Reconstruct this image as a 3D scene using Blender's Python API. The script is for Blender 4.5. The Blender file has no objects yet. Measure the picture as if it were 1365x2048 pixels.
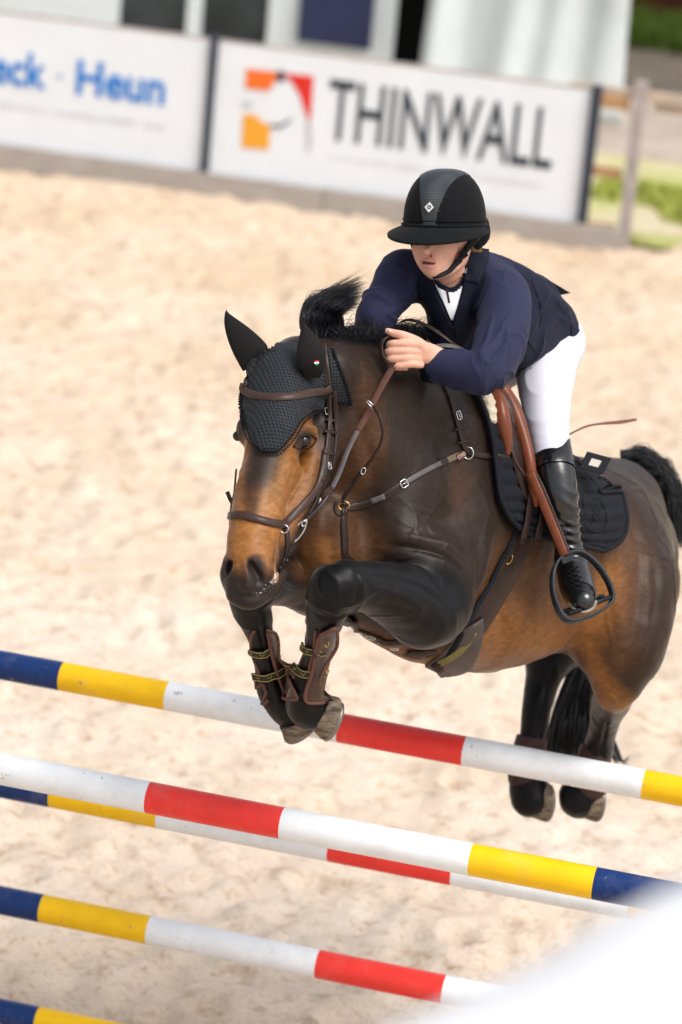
import bpy, bmesh, math, random
import numpy as np
from mathutils import Vector, Matrix
from mathutils.bvhtree import BVHTree
from mathutils.geometry import tessellate_polygon

# ------------------------------------------------------------------ camera, world, sun, exposure
SC = bpy.context.scene
COL = SC.collection
TH, RO, CAMH, FPX = 0.3216, 0.0957, 5.6524, 6840.0
F_ = np.array([0, math.cos(TH), -math.sin(TH)])
R0 = np.array([1.0, 0, 0]); U0 = np.cross(R0, F_)
R_ = R0 * math.cos(RO) + U0 * math.sin(RO)
U_ = -R0 * math.sin(RO) + U0 * math.cos(RO)
CP = np.array([0, 0, CAMH])
cam_d = bpy.data.cameras.new('camera'); cam = bpy.data.objects.new('camera', cam_d); COL.objects.link(cam)
m = Matrix.Identity(4)
for i in range(3):
    m[i][0] = R_[i]; m[i][1] = U_[i]; m[i][2] = -F_[i]; m[i][3] = CP[i]
cam.matrix_world = m
cam_d.sensor_fit = 'VERTICAL'; cam_d.sensor_height = 36; cam_d.sensor_width = 24
cam_d.lens = FPX / 2048 * 36
cam_d.clip_end = 2000; cam_d.clip_start = 0.1
cam_d.dof.use_dof = True; cam_d.dof.focus_distance = 10.12; cam_d.dof.aperture_fstop = 2.1
SC.camera = cam

SUN_EL, SUN_AZ = math.radians(60), math.radians(126)     # azimuth clockwise from +Y
world = bpy.data.worlds.new('World'); SC.world = world; world.use_nodes = True
wn = world.node_tree; wn.nodes.clear()
sky = wn.nodes.new('ShaderNodeTexSky'); sky.sky_type = 'NISHITA'; sky.sun_disc = False
sky.sun_elevation = SUN_EL; sky.sun_rotation = SUN_AZ
sky.dust_density = 4.0; sky.air_density = 1.0; sky.ozone_density = 1.0
hs = wn.nodes.new('ShaderNodeHueSaturation'); hs.inputs['Saturation'].default_value = 0.34
bg = wn.nodes.new('ShaderNodeBackground'); bg.inputs[1].default_value = 0.15
wo = wn.nodes.new('ShaderNodeOutputWorld')
wn.links.new(sky.outputs[0], hs.inputs['Color']); wn.links.new(hs.outputs[0], bg.inputs[0]); wn.links.new(bg.outputs[0], wo.inputs[0])
sun_d = bpy.data.lights.new('sun', 'SUN'); sun = bpy.data.objects.new('sun', sun_d); COL.objects.link(sun)
sun_d.energy = 1.35; sun_d.angle = math.radians(30); sun_d.color = (1.0, 0.98, 0.95)
sdir = Vector((math.sin(SUN_AZ) * math.cos(SUN_EL), math.cos(SUN_AZ) * math.cos(SUN_EL), math.sin(SUN_EL)))
sun.rotation_euler = sdir.to_track_quat('Z', 'Y').to_euler()
SC.view_settings.view_transform = 'Standard'; SC.view_settings.look = 'None'
SC.view_settings.gamma = 1; SC.view_settings.use_curve_mapping = False
SC.view_settings.exposure = 0.68

# ------------------------------------------------------------------ helpers
rng = np.random.default_rng(7); random.seed(7)

def P(u, v, D):
    """world point seen in the photograph at (u, v), D metres along the view axis"""
    return CP + D * (F_ + R_ * (u - 682.5) / FPX - U_ * (v - 1024.0) / FPX)
def PX(r, D): return r * D / FPX
def ray(u, v):
    d = F_ + R_ * (u - 682.5) / FPX - U_ * (v - 1024.0) / FPX
    return d / np.linalg.norm(d)
def proj(p):
    d = np.atleast_2d(p) - CP; z = d @ F_
    return 682.5 + FPX * (d @ R_) / z, 1024 - FPX * (d @ U_) / z, z
def cdir(x, y, z):
    """direction: x right in the picture, y up, z towards the camera"""
    d = R_ * x + U_ * y - F_ * z
    return d / np.linalg.norm(d)
def nrm(v): v = np.asarray(v, float); return v / (np.linalg.norm(v, axis=-1, keepdims=True) + 1e-12)

def catmull(pts, sub):
    pts = np.asarray(pts, float); n = len(pts)
    if n < 3 or sub <= 1:
        if sub <= 1: return pts
        t = np.linspace(0, 1, sub + 1)[:, None]
        return pts[0] * (1 - t) + pts[-1] * t
    e = np.vstack([2 * pts[0] - pts[1], pts, 2 * pts[-1] - pts[-2]])
    out = []
    for i in range(n - 1):
        p0, p1, p2, p3 = e[i], e[i + 1], e[i + 2], e[i + 3]
        for t in np.arange(sub) / sub:
            out.append(.5 * (2 * p1 + (p2 - p0) * t + (2 * p0 - 5 * p1 + 4 * p2 - p3) * t * t + (3 * p1 - p0 - 3 * p2 + p3) * t ** 3))
    out.append(pts[-1]); return np.array(out)

def mesh_obj(name, verts, faces, mat=None, parent=None, smooth=True, mats=None, fmat=None):
    me = bpy.data.meshes.new(name)
    verts = np.asarray(verts, np.float32)
    if isinstance(faces, np.ndarray):
        k = faces.shape[1]; me.vertices.add(len(verts)); me.vertices.foreach_set('co', verts.ravel())
        me.loops.add(faces.size); me.loops.foreach_set('vertex_index', faces.astype(np.int32).ravel())
        me.polygons.add(len(faces)); me.polygons.foreach_set('loop_start', np.arange(len(faces), dtype=np.int32) * k)
        me.update(calc_edges=True)
    else:
        me.from_pydata([tuple(map(float, v)) for v in verts], [], [tuple(f) for f in faces])
    if smooth: me.polygons.foreach_set('use_smooth', np.ones(len(me.polygons), bool))
    if mats:
        for q in mats: me.materials.append(q)
        me.polygons.foreach_set('material_index', np.asarray(fmat, np.int32))
    elif mat: me.materials.append(mat)
    me.validate(); me.update()
    o = bpy.data.objects.new(name, me); COL.objects.link(o)
    if parent: o.parent = parent; o.matrix_parent_inverse = parent.matrix_world.inverted() if parent.type != 'EMPTY' else Matrix.Translation(-parent.location)
    return o
def tag(o, label=None, cat=None, group=None, kind=None):
    if label: o['label'] = label
    if cat: o['category'] = cat
    if group: o['group'] = group
    if kind: o['kind'] = kind
    return o
def empty(name, loc, label, cat, group=None):
    o = bpy.data.objects.new(name, None); COL.objects.link(o); o.location = tuple(map(float, loc)); o.empty_display_size = .1
    return tag(o, label, cat, group)

class MB:
    def __init__(s): s.v = []; s.f = []; s.fm = []; s.n = 0
    def add(s, v, f, mi=0):
        s.v += [tuple(map(float, p)) for p in v]; s.f += [tuple(i + s.n for i in q) for q in f]; s.fm += [mi] * len(f); s.n += len(v); return s
    def box(s, c, ax, hx, mi=0):
        c = np.asarray(c, float); ax = np.asarray(ax, float)
        v = [c + ax[0] * a * hx[0] + ax[1] * b * hx[1] + ax[2] * d * hx[2] for a in (-1, 1) for b in (-1, 1) for d in (-1, 1)]
        return s.add(v, [(0, 1, 3, 2), (4, 6, 7, 5), (0, 4, 5, 1), (2, 3, 7, 6), (0, 2, 6, 4), (1, 5, 7, 3)], mi)
    def tube(s, pts, r, n=8, mi=0, closed=False):
        pts = np.asarray(pts, float); N = len(pts); r = np.broadcast_to(np.asarray(r, float), (N,))
        tan = nrm(np.gradient(pts, axis=0)) if not closed else nrm(np.roll(pts, -1, 0) - np.roll(pts, 1, 0))
        up = np.array([0, 0, 1.0]) if abs(tan[0][2]) < .9 else np.array([1.0, 0, 0])
        a = nrm(np.cross(tan[0], up)); V = []
        for i in range(N):
            a = nrm(a - tan[i] * (a @ tan[i])); b = np.cross(tan[i], a)
            for k in range(n):
                th = 2 * math.pi * k / n; V.append(pts[i] + r[i] * (a * math.cos(th) + b * math.sin(th)))
        Fc = []
        M = N if closed else N - 1
        for i in range(M):
            j = (i + 1) % N
            for k in range(n): Fc.append((i * n + k, i * n + (k + 1) % n, j * n + (k + 1) % n, j * n + k))
        if not closed: Fc.append(tuple(range(n))[::-1]); Fc.append(tuple((N - 1) * n + k for k in range(n)))
        return s.add(V, Fc, mi)
    def ribbon(s, pts, nor, w, t, mi=0, closed=False):
        """strap with a rounded box section lying on a surface"""
        pts = np.asarray(pts, float); N = len(pts); nor = nrm(nor); w = np.broadcast_to(np.asarray(w, float), (N,))
        tan = nrm(np.gradient(pts, axis=0)) if not closed else nrm(np.roll(pts, -1, 0) - np.roll(pts, 1, 0))
        sec = [(-.5, 0), (-.5, .6), (-.4, 1), (.4, 1), (.5, .6), (.5, 0)]; n = 6; V = []
        for i in range(N):
            b = nrm(np.cross(tan[i], nor[i])); q = nrm(np.cross(b, tan[i]))
            if q @ nor[i] < 0: q = -q
            for (x, y) in sec: V.append(pts[i] + b * x * w[i] + q * (y * t))
        Fc = []
        M = N if closed else N - 1
        for i in range(M):
            j = (i + 1) % N
            for k in range(n): Fc.append((i * n + k, i * n + (k + 1) % n, j * n + (k + 1) % n, j * n + k))
        if not closed: Fc.append(tuple(range(n))[::-1]); Fc.append(tuple((N - 1) * n + k for k in range(n)))
        return s.add(V, Fc, mi)
    def build(s, name, mat=None, parent=None, smooth=True, mats=None):
        o = mesh_obj(name, s.v, s.f, mat, parent, smooth, mats, s.fm)
        bm = bmesh.new(); bm.from_mesh(o.data); bmesh.ops.recalc_face_normals(bm, faces=bm.faces); bm.to_mesh(o.data); bm.free()
        return o

class Field:
    """signed distance field on a grid: limbs and muscles are blended, then one surface is taken out of it"""
    def __init__(s, h): s.h = h; s.ops = []
    def chain(s, pts, k=.03, sub=4, flat=None, op=0):
        a = np.array([list(P(u, v, D)) + [PX(r, D)] for u, v, D, r in pts]); a = catmull(a, sub)
        s.ops.append(('c', a, k, flat, op)); return s
    def wchain(s, pts, k=.03, sub=4, flat=None, op=0):
        s.ops.append(('c', catmull(np.asarray(pts, float), sub), k, flat, op)); return s
    def ell(s, u, v, D, rad, axes=None, k=.03, op=0):
        axes = np.array([R_, U_, -F_]) if axes is None else np.asarray(axes)
        s.ops.append(('e', P(u, v, D), np.array(rad, float), axes, k, op)); return s
    def bounds(s):
        lo = np.full(3, 1e9); hi = -lo
        for o in s.ops:
            if o[-1]: continue
            if o[0] == 'c': a = o[1]; lo = np.minimum(lo, (a[:, :3] - a[:, 3:]).min(0)); hi = np.maximum(hi, (a[:, :3] + a[:, 3:]).max(0))
            else: r = o[2].max(); lo = np.minimum(lo, o[1] - r); hi = np.maximum(hi, o[1] + r)
        return lo - .03, hi + .03
    def sl(s, lo, hi):
        i0 = np.clip(np.floor((lo - s.lo) / s.h).astype(int), 0, s.n - 1); i1 = np.clip(np.ceil((hi - s.lo) / s.h).astype(int) + 1, 1, s.n)
        g = [(s.lo[q] + s.h * np.arange(i0[q], i1[q])).astype(np.float32) for q in range(3)]
        return tuple(slice(i0[q], i1[q]) for q in range(3)), g[0][:, None, None], g[1][None, :, None], g[2][None, None, :]
    def run(s):
        s.lo, hi = s.bounds(); s.n = np.ceil((hi - s.lo) / s.h).astype(int) + 1
        G = np.full(s.n, .5, np.float32)
        for o in s.ops:
            k = o[-3] if o[0] == 'c' else o[-2]; mg = k + 2 * s.h; op = o[-1]
            if o[0] == 'c':
                a, flat = o[1], o[3]
                RM = a[:, 3].max() + mg + s.h; S, _, _, _ = s.sl(a[:, :3].min(0) - RM, a[:, :3].max(0) + RM)
                D = np.full(tuple(q.stop - q.start for q in S), .5, np.float32)
                for i in range(len(a) - 1):
                    A, B = a[i, :3], a[i + 1, :3]; ra, rb = a[i, 3], a[i + 1, 3]; rm = max(ra, rb) + mg
                    T, X, Y, Z = s.sl(np.minimum(A, B) - rm, np.maximum(A, B) + rm)
                    ab = B - A; L = ab @ ab + 1e-12
                    x, y, z = X - A[0], Y - A[1], Z - A[2]
                    t = np.clip((x * ab[0] + y * ab[1] + z * ab[2]) / L, 0, 1)
                    x = x - t * ab[0]; y = y - t * ab[1]; z = z - t * ab[2]
                    if flat is not None:
                        n, sc = flat; q = (x * n[0] + y * n[1] + z * n[2]) * (sc - 1); x = x + q * n[0]; y = y + q * n[1]; z = z + q * n[2]
                    d = np.sqrt(x * x + y * y + z * z) - (ra + t * (rb - ra))
                    W = tuple(slice(T[q].start - S[q].start, T[q].stop - S[q].start) for q in range(3))
                    np.minimum(D[W], d, out=D[W])
            else:
                c, rad, ax = o[1], o[2], o[3]; rm = rad.max() + mg
                S, X, Y, Z = s.sl(c - rm, c + rm); x, y, z = X - c[0], Y - c[1], Z - c[2]
                k0 = 0; k1 = 0
                for q in range(3):
                    w = (x * ax[q][0] + y * ax[q][1] + z * ax[q][2]) / rad[q]; k0 = k0 + w * w; w = w / rad[q]; k1 = k1 + w * w
                k0 = np.sqrt(k0); k1 = np.sqrt(k1) + 1e-9; D = (k0 * (k0 - 1) / k1).astype(np.float32)
            g = G[S]
            if op == 0:
                h = np.clip(.5 + .5 * (g - D) / k, 0, 1); g = g * (1 - h) + D * h - k * h * (1 - h)
            else:
                D = -D; h = np.clip(.5 - .5 * (g - D) / k, 0, 1); g = g * (1 - h) + D * h + k * h * (1 - h)
            G[S] = g
        return s.nets(G)
    def nets(s, G):
        neg = G < 0; c = np.zeros(tuple(q - 1 for q in G.shape), np.uint8); n = c.shape
        cor = [(a, b, d) for a in (0, 1) for b in (0, 1) for d in (0, 1)]
        for a, b, d in cor: c += neg[a:a + n[0], b:b + n[1], d:d + n[2]]
        idx = np.argwhere((c > 0) & (c < 8)); I, J, K = idx.T
        val = {q: G[I + q[0], J + q[1], K + q[2]] for q in cor}
        acc = np.zeros((len(idx), 3)); cnt = np.zeros(len(idx))
        for q in cor:
            for ax in range(3):
                if q[ax]: continue
                w = list(q); w[ax] = 1; w = tuple(w); a, b = val[q], val[w]; msk = (a < 0) != (b < 0)
                t = np.where(msk, a / (a - b + 1e-20), 0); p = np.array(q, float)[None].repeat(len(idx), 0); p[:, ax] = t
                acc[msk] += p[msk]; cnt += msk
        V = s.lo + s.h * (idx + acc / cnt[:, None])
        vid = np.full(n, -1, np.int32); vid[I, J, K] = np.arange(len(idx))
        Fs = []
        for ax in range(3):
            o1, o2 = [(1, 2), (2, 0), (0, 1)][ax]
            e = [slice(0, n[0]), slice(0, n[1]), slice(0, n[2])]; e[o1] = slice(1, n[o1]); e[o2] = slice(1, n[o2])
            f = list(e); f[ax] = slice(e[ax].start + 1, e[ax].stop + 1)
            A = neg[tuple(e)]; B = neg[tuple(f)]; w = np.argwhere(A != B)
            if not len(w): continue
            flip = ~A[tuple(w.T)]
            w[:, o1] += 1; w[:, o2] += 1
            def at(d1, d2):
                q = w.copy(); q[:, o1] -= d1; q[:, o2] -= d2; return vid[tuple(q.T)]
            q = np.stack([at(1, 1), at(0, 1), at(0, 0), at(1, 0)], 1); q[flip] = q[flip][:, ::-1]; Fs.append(q)
        Fa = np.vstack(Fs); return V, Fa[(Fa >= 0).all(1)]

def relax(V, Fc, it=2, lam=.5):
    e = np.vstack([Fc[:, [0, 1]], Fc[:, [1, 2]], Fc[:, [2, 3]], Fc[:, [3, 0]]]); e = np.vstack([e, e[:, ::-1]])
    cnt = np.bincount(e[:, 0], minlength=len(V))[:, None]
    for _ in range(it):
        for l in (lam, -lam * .95):
            a = np.stack([np.bincount(e[:, 0], V[e[:, 1], q], minlength=len(V)) for q in range(3)], 1) / np.maximum(cnt, 1)
            V = V + l * (a - V)
    return V
def vnormals(V, Fc):
    n = np.cross(V[Fc[:, 2]] - V[Fc[:, 0]], V[Fc[:, 3]] - V[Fc[:, 1]]); N = np.zeros_like(V)
    for k in range(4):
        for q in range(3): N[:, q] += np.bincount(Fc[:, k], n[:, q], minlength=len(V))
    return nrm(N)

def lattice(seed, n=64):
    return np.random.default_rng(seed).random((n, n))
def vnoise2(x, y, seed=0):
    Lt = lattice(seed); n = Lt.shape[0]; xi = np.floor(x).astype(int); yi = np.floor(y).astype(int); fx = x - xi; fy = y - yi
    fx = fx * fx * (3 - 2 * fx); fy = fy * fy * (3 - 2 * fy); g = lambda a, b: Lt[a % n, b % n]
    return (g(xi, yi) * (1 - fx) + g(xi + 1, yi) * fx) * (1 - fy) + (g(xi, yi + 1) * (1 - fx) + g(xi + 1, yi + 1) * fx) * fy
def vnoise3(p, seed=0):
    p = np.asarray(p); Lt = np.random.default_rng(seed).random((32, 32, 32)); i = np.floor(p).astype(int); f = p - i; f = f * f * (3 - 2 * f); r = 0
    for a in (0, 1):
        for b in (0, 1):
            for d in (0, 1):
                w = (f[:, 0] if a else 1 - f[:, 0]) * (f[:, 1] if b else 1 - f[:, 1]) * (f[:, 2] if d else 1 - f[:, 2])
                r = r + w * Lt[(i[:, 0] + a) % 32, (i[:, 1] + b) % 32, (i[:, 2] + d) % 32]
    return r

# ------------------------------------------------------------------ materials
def mat(name, col, rough=.6, bump=None, vary=0.0, vscale=8.0, metal=0.0, coat=0.0, sheen=0.0, spec=.14, col2=None, attr=None, subsurf=0, stretch=None, detail=6.0):
    M = bpy.data.materials.new(name); M.use_nodes = True; nt = M.node_tree; B = nt.nodes['Principled BSDF']
    N = nt.nodes.new; L = nt.links.new
    tc = N('ShaderNodeTexCoord'); mp = N('ShaderNodeMapping'); L(tc.outputs['Object'], mp.inputs[0])
    if stretch: mp.inputs['Scale'].default_value = stretch
    B.inputs['Roughness'].default_value = rough; B.inputs['Metallic'].default_value = metal
    B.inputs['Specular IOR Level'].default_value = spec; B.inputs['Coat Weight'].default_value = coat; B.inputs['Coat Roughness'].default_value = .15
    B.inputs['Sheen Weight'].default_value = sheen; B.inputs['Sheen Roughness'].default_value = .4
    if subsurf: B.inputs['Subsurface Weight'].default_value = subsurf; B.inputs['Subsurface Radius'].default_value = (.012, .005, .003); B.inputs['Subsurface Scale'].default_value = 1
    c4 = (*col, 1); src = None
    if attr:
        a = N('ShaderNodeAttribute'); a.attribute_name = attr; src = a.outputs['Color']
    if vary or col2:
        no = N('ShaderNodeTexNoise'); no.inputs['Scale'].default_value = vscale; no.inputs['Detail'].default_value = detail; no.inputs['Roughness'].default_value = .6
        L(mp.outputs[0], no.inputs['Vector'])
        mx = N('ShaderNodeMix'); mx.data_type = 'RGBA'; mx.blend_type = 'MIX'
        cr = N('ShaderNodeMapRange'); cr.inputs[1].default_value = .35; cr.inputs[2].default_value = .65; L(no.outputs[0], cr.inputs[0]); L(cr.outputs[0], mx.inputs[0])
        if attr:
            mx.blend_type = 'MULTIPLY'; mx.inputs[7].default_value = (1 - vary,) * 3 + (1,)
            L(src, mx.inputs[6])
        else:
            mx.inputs[6].default_value = c4; mx.inputs[7].default_value = (*(col2 or tuple(q * (1 - vary) for q in col)), 1)
        src = mx.outputs[2]
    if src: L(src, B.inputs['Base Color'])
    else: B.inputs['Base Color'].default_value = c4
    last = None
    for bs, st, dist in (bump or []):
        no = N('ShaderNodeTexNoise'); no.inputs['Scale'].default_value = bs; no.inputs['Detail'].default_value = 4; L(mp.outputs[0], no.inputs['Vector'])
        bp = N('ShaderNodeBump'); bp.inputs['Strength'].default_value = st; bp.inputs['Distance'].default_value = dist; L(no.outputs[0], bp.inputs['Height'])
        if last: L(last.outputs[0], bp.inputs['Normal'])
        last = bp
    if last: L(last.outputs[0], B.inputs['Normal'])
    return M
# ------------------------------------------------------------------ ground
BX, BY, BZ, BYAW, BH = -1.2105, 23.8337, 1.1003, 0.1807, 0.9723      # line of the banner boards
EB = np.array([math.cos(BYAW), -math.sin(BYAW), 0.0]); NB = np.array([-math.sin(BYAW), -math.cos(BYAW), 0.0])   # along, towards the arena
BO = np.array([BX, BY, 0.0]); ZV = np.array([0, 0, 1.0])
def on_board(u, v, off=0.0):
    d = ray(u, v); t = ((BO + NB * off - CP) @ NB) / (d @ NB); p = CP + d * t
    return (p - BO) @ EB, p[2]
def bp(s, z, off=0.0): return BO + EB * s + NB * off + ZV * z

def axis_pts(lo, hi, step, far):
    a = list(np.arange(lo, hi, step)); g = []; d = step * 2; x = hi
    while x < far: g.append(x); x += d; d *= 1.5
    h = []; d = step * 2; x = lo - d
    while x > -far: h.append(x); x -= d; d *= 1.5
    return np.array(h[::-1] + a + g + [far])
xs = axis_pts(-3.2, 3.2, .035, 300); ys = axis_pts(8.5, 25.5, .04, 400)
X, Y = np.meshgrid(xs, ys, indexing='ij')
H = np.zeros_like(X)
for sc, am, sd in ((.6, .008, 1), (1.5, .010, 2), (3.7, .014, 3), (8, .020, 4), (17, .016, 5)):
    H += (vnoise2(X * sc + 31.7, Y * sc + 11.3, sd) - .5) * am * 2
for _ in range(650):                                                    # hoof prints and clods
    a, b, r = rng.uniform(-3.2, 3.2), rng.uniform(8.5, 24), rng.uniform(.05, .10)
    i = (abs(xs - a) < .35).nonzero()[0]; j = (abs(ys - b) < .35).nonzero()[0]
    if len(i) and len(j):
        q = np.hypot(X[np.ix_(i, j)] - a, Y[np.ix_(i, j)] - b) / r
        H[np.ix_(i, j)] += (-.045 * np.exp(-q ** 2 * 1.6) + .022 * np.exp(-(q - 1.35) ** 2 * 7)) * rng.uniform(.3, 1)
fade = np.clip((Y - 8) / 1, 0, 1) * np.clip((27 - Y) / 3, 0, 1) * np.clip((5 - abs(X)) / 1.5, 0, 1)
H *= fade
nx, ny = X.shape
gi = np.arange(nx * ny).reshape(nx, ny)
gf = np.stack([gi[:-1, :-1], gi[1:, :-1], gi[1:, 1:], gi[:-1, 1:]], -1).reshape(-1, 4)
M_sand = bpy.data.materials.new('sand'); M_sand.use_nodes = True
nt = M_sand.node_tree; N = nt.nodes.new; L = nt.links.new; B = nt.nodes['Principled BSDF']
tc = N('ShaderNodeTexCoord'); B.inputs['Roughness'].default_value = .95; B.inputs['Specular IOR Level'].default_value = .15
def noise(scale, det, mpscale=(1, 1, 1), rot=0):
    mp = N('ShaderNodeMapping'); mp.inputs['Scale'].default_value = mpscale; mp.inputs['Rotation'].default_value = (0, 0, rot); L(tc.outputs['Object'], mp.inputs[0])
    n = N('ShaderNodeTexNoise'); n.inputs['Scale'].default_value = scale; n.inputs['Detail'].default_value = det; n.inputs['Roughness'].default_value = .62; L(mp.outputs[0], n.inputs['Vector']); return n
def ramp(src, stops):
    r = N('ShaderNodeValToRGB'); e = r.color_ramp.elements
    while len(e) < len(stops): e.new(.5)
    for q, (p, c) in zip(e, stops): q.position = p; q.color = (*c, 1)
    L(src, r.inputs[0]); return r
def mix(a, b, f, mode='MIX', fac=None):
    q = N('ShaderNodeMix'); q.data_type = 'RGBA'; q.blend_type = mode
    L(a, q.inputs[6]); L(b, q.inputs[7])
    if f is not None: L(f, q.inputs[0])
    else: q.inputs[0].default_value = fac
    return q
n1 = noise(.9, 5); n2 = noise(6.5, 8); n3 = noise(60, 4)
c1 = ramp(n1.outputs[0], [(.35, (.565, .455, .350)), (.62, (.625, .535, .448))])
c2 = ramp(n2.outputs[0], [(.34, (.42, .27, .15)), (.45, (1, 1, 1))])
c3 = ramp(n3.outputs[0], [(.3, (.80, .76, .70)), (.6, (1, 1, 1))])
mm = mix(c1.outputs[0], c2.outputs[0], None, 'MULTIPLY', .42); m2 = mix(mm.outputs[2], c3.outputs[0], None, 'MULTIPLY', .7)
n4 = noise(19, 6); c4 = ramp(n4.outputs[0], [(.36, (.56, .42, .30)), (.45, (1, 1, 1))]); m3 = mix(m2.outputs[2], c4.outputs[0], None, 'MULTIPLY', .45)
sx = N('ShaderNodeSeparateXYZ'); L(tc.outputs['Object'], sx.inputs[0]); wy = N('ShaderNodeMapRange'); wy.inputs[1].default_value = 13; wy.inputs[2].default_value = 23; L(sx.outputs[1], wy.inputs[0])
warm = N('ShaderNodeRGB'); warm.outputs[0].default_value = (.96, .91, .83, 1); m4 = mix(m3.outputs[2], warm.outputs[0], wy.outputs[0], 'MULTIPLY')      # the far half is drier, yellower sand
L(m4.outputs[2], B.inputs['Base Color'])
b1 = N('ShaderNodeBump'); b1.inputs['Distance'].default_value = .03; b1.inputs['Strength'].default_value = .8; L(n2.outputs[0], b1.inputs['Height'])
b2 = N('ShaderNodeBump'); b2.inputs['Distance'].default_value = .008; b2.inputs['Strength'].default_value = .8; L(n3.outputs[0], b2.inputs['Height']); L(b1.outputs[0], b2.inputs['Normal'])
L(b2.outputs[0], B.inputs['Normal'])
g = mesh_obj('ground', np.stack([X, Y, H], -1).reshape(-1, 3), gf, M_sand); tag(g, kind='structure')

# strip of verge beyond the boards: rough grass, then gravel
M_grass = mat('verge', (.34, .36, .09), .9, [(14, .6, .05)], col2=(.52, .44, .32), vscale=1.1)
M_gravel = mat('gravel', (.47, .40, .34), .95, [(30, .7, .03)], col2=(.34, .28, .23), vscale=3)
def sheet(name, s0, s1, o0, o1, z, mt):
    v = [bp(s0, z, -o0), bp(s1, z, -o0), bp(s1, z, -o1), bp(s0, z, -o1)]
    o = mesh_obj(name, v, [(0, 1, 2, 3)], mt, smooth=False); tag(o, kind='structure'); return o
sheet('verge', -60, 80, .15, 3.0, .03, M_grass)
sheet('gravel_path', -60, 80, 3.0, 5.6, .034, M_gravel)
sheet('dirt_track', -60, 80, 5.6, 120, .038, mat('dark_dirt', (.16, .135, .11), .95, [(30, .7, .03)], col2=(.11, .09, .07), vscale=2))

# ------------------------------------------------------------------ banner boards
M_white = mat('banner_white', (.75, .785, .82), .5, vary=.05, vscale=3)
M_kick = mat('weathered_wood', (.42, .385, .35), .85, [(25, .4, .01)], col2=(.34, .30, .265), vscale=5, stretch=(1, 1, 6))
M_dark = mat('dark_post', (.045, .055, .075), .6, vary=.2)
M_pine = mat('pine_rail', (.52, .42, .32), .8, vary=.25, vscale=6); M_orange = mat('fresh_wood', (.50, .30, .15), .75, vary=.2, vscale=5)
M_greyw = mat('grey_wood', (.42, .37, .35), .85, [(20, .4, .01)], vary=.25, vscale=7)
AXB = np.array([EB, NB, ZV])
M_txt = {n: mat(n, c, .5, vary=.04) for n, c in dict(faint_ink=(.66, .68, .71), blue_ink=(.005, .19, .60), pale_ink=(.55, .60, .68), black_ink=(.035, .045, .055), grey_ink=(.50, .50, .52), orange_ink=(.80, .17, .03), red_ink=(.68, .035, .025), amber_ink=(.80, .36, .04)).items()}
def text_mesh(body, mt, parent, name, s0, s1, z0, z1, off=.006, bold=0.0, shear=0):
    cu = bpy.data.curves.new(name, 'FONT'); cu.body = body; cu.size = 1; cu.extrude = 0.01; cu.offset = bold
    o = bpy.data.objects.new(name, cu); COL.objects.link(o); bpy.context.view_layer.update()
    me = bpy.data.meshes.new_from_object(o.evaluated_get(bpy.context.evaluated_depsgraph_get())); bpy.data.objects.remove(o)
    co = np.empty(len(me.vertices) * 3); me.vertices.foreach_get('co', co); co = co.reshape(-1, 3)
    lo, hi = co.min(0), co.max(0); x = (co[:, 0] - lo[0]) / (hi[0] - lo[0]); y = (co[:, 1] - lo[1]) / (hi[1] - lo[1]); z = co[:, 2] / .01
    W = BO + np.outer(s0 + x * (s1 - s0), EB) + np.outer(z0 + y * (z1 - z0), ZV) + np.outer(off + z * .001, NB)
    me.vertices.foreach_set('co', W.ravel()); me.materials.clear(); me.materials.append(mt); me.update()
    t = bpy.data.objects.new(name, me); COL.objects.link(t); t.parent = parent; t.matrix_parent_inverse = Matrix.Translation(-parent.location)
    return t
def poly_on_board(pts, mt, parent, name, off):
    sz = [on_board(u, v) for u, v in pts]; n = len(sz)
    v = [bp(s, z, off) for s, z in sz] + [bp(s, z, .0025) for s, z in sz]
    tr = tessellate_polygon([[Vector((s, z, 0)) for s, z in sz]])
    f = [tuple(t) for t in tr] + [(i, (i + 1) % n, n + (i + 1) % n, n + i) for i in range(n)]
    return MB().add(v, f).build(name, mt, parent, smooth=False)
def faint(parent, u0, v0, u1, v1, h):
    a, z0 = on_board(u0, v0); b, z1 = on_board(u1, v1); mb = MB(); x = a; q = np.random.default_rng(int(u1))
    while x < b:
        w = q.uniform(.012, .03); t = (x - a) / (b - a)
        if q.random() > .16: mb.box(bp(x, (z0 + z1) / 2, .004), AXB, (w * .32, .001, h * q.uniform(.38, .5)))
        x += w
    o = mb.build('faint_print', M_txt['faint_ink'], parent, False); o['kind'] = 'stuff'
def board(s0, s1, label):
    r = empty('banner_board', bp((s0 + s1) / 2, 0), label, 'banner', 'advertising boards along the arena edge')
    MB().box(bp((s0 + s1) / 2, BZ - BH / 2 + .0, -.012), AXB, ((s1 - s0) / 2 - .012, .012, BH / 2)).build('panel', M_white, r, False)
    MB().box(bp((s0 + s1) / 2, BZ + .006, -.014), AXB, ((s1 - s0) / 2 - .012, .018, .006)).build('top_edge', M_greyw, r, False)
    return r
sR = on_board(1190, 182)[0]
b2_ = board(.03, sR, 'white banner board with an orange and red horse head logo and tall black capitals')
b1_ = board(-3.0, -.0, 'white banner board at left with blue lettering')
b0_ = board(-6.03, -3.03, 'plain white banner board beyond the left edge of the lettered one')
zt = lambda u, v: on_board(u, v)
a, b_ = zt(662, 158), zt(1103, 330)
text_mesh('THINWALL', M_txt['black_ink'], b2_, 'lettering', a[0], b_[0], b_[1] - .035, b_[1] + .40, bold=.006)
faint(b2_, 664, 314, 1098, 371, .03)
a, b_ = zt(150, 120), zt(330, 205)
text_mesh('eck', M_txt['blue_ink'], b1_, 'lettering', zt(-8, 0)[0] + .0, zt(92, 180)[0], zt(92, 180)[1] + .0, zt(92, 180)[1] + .25, bold=.022)
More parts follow.
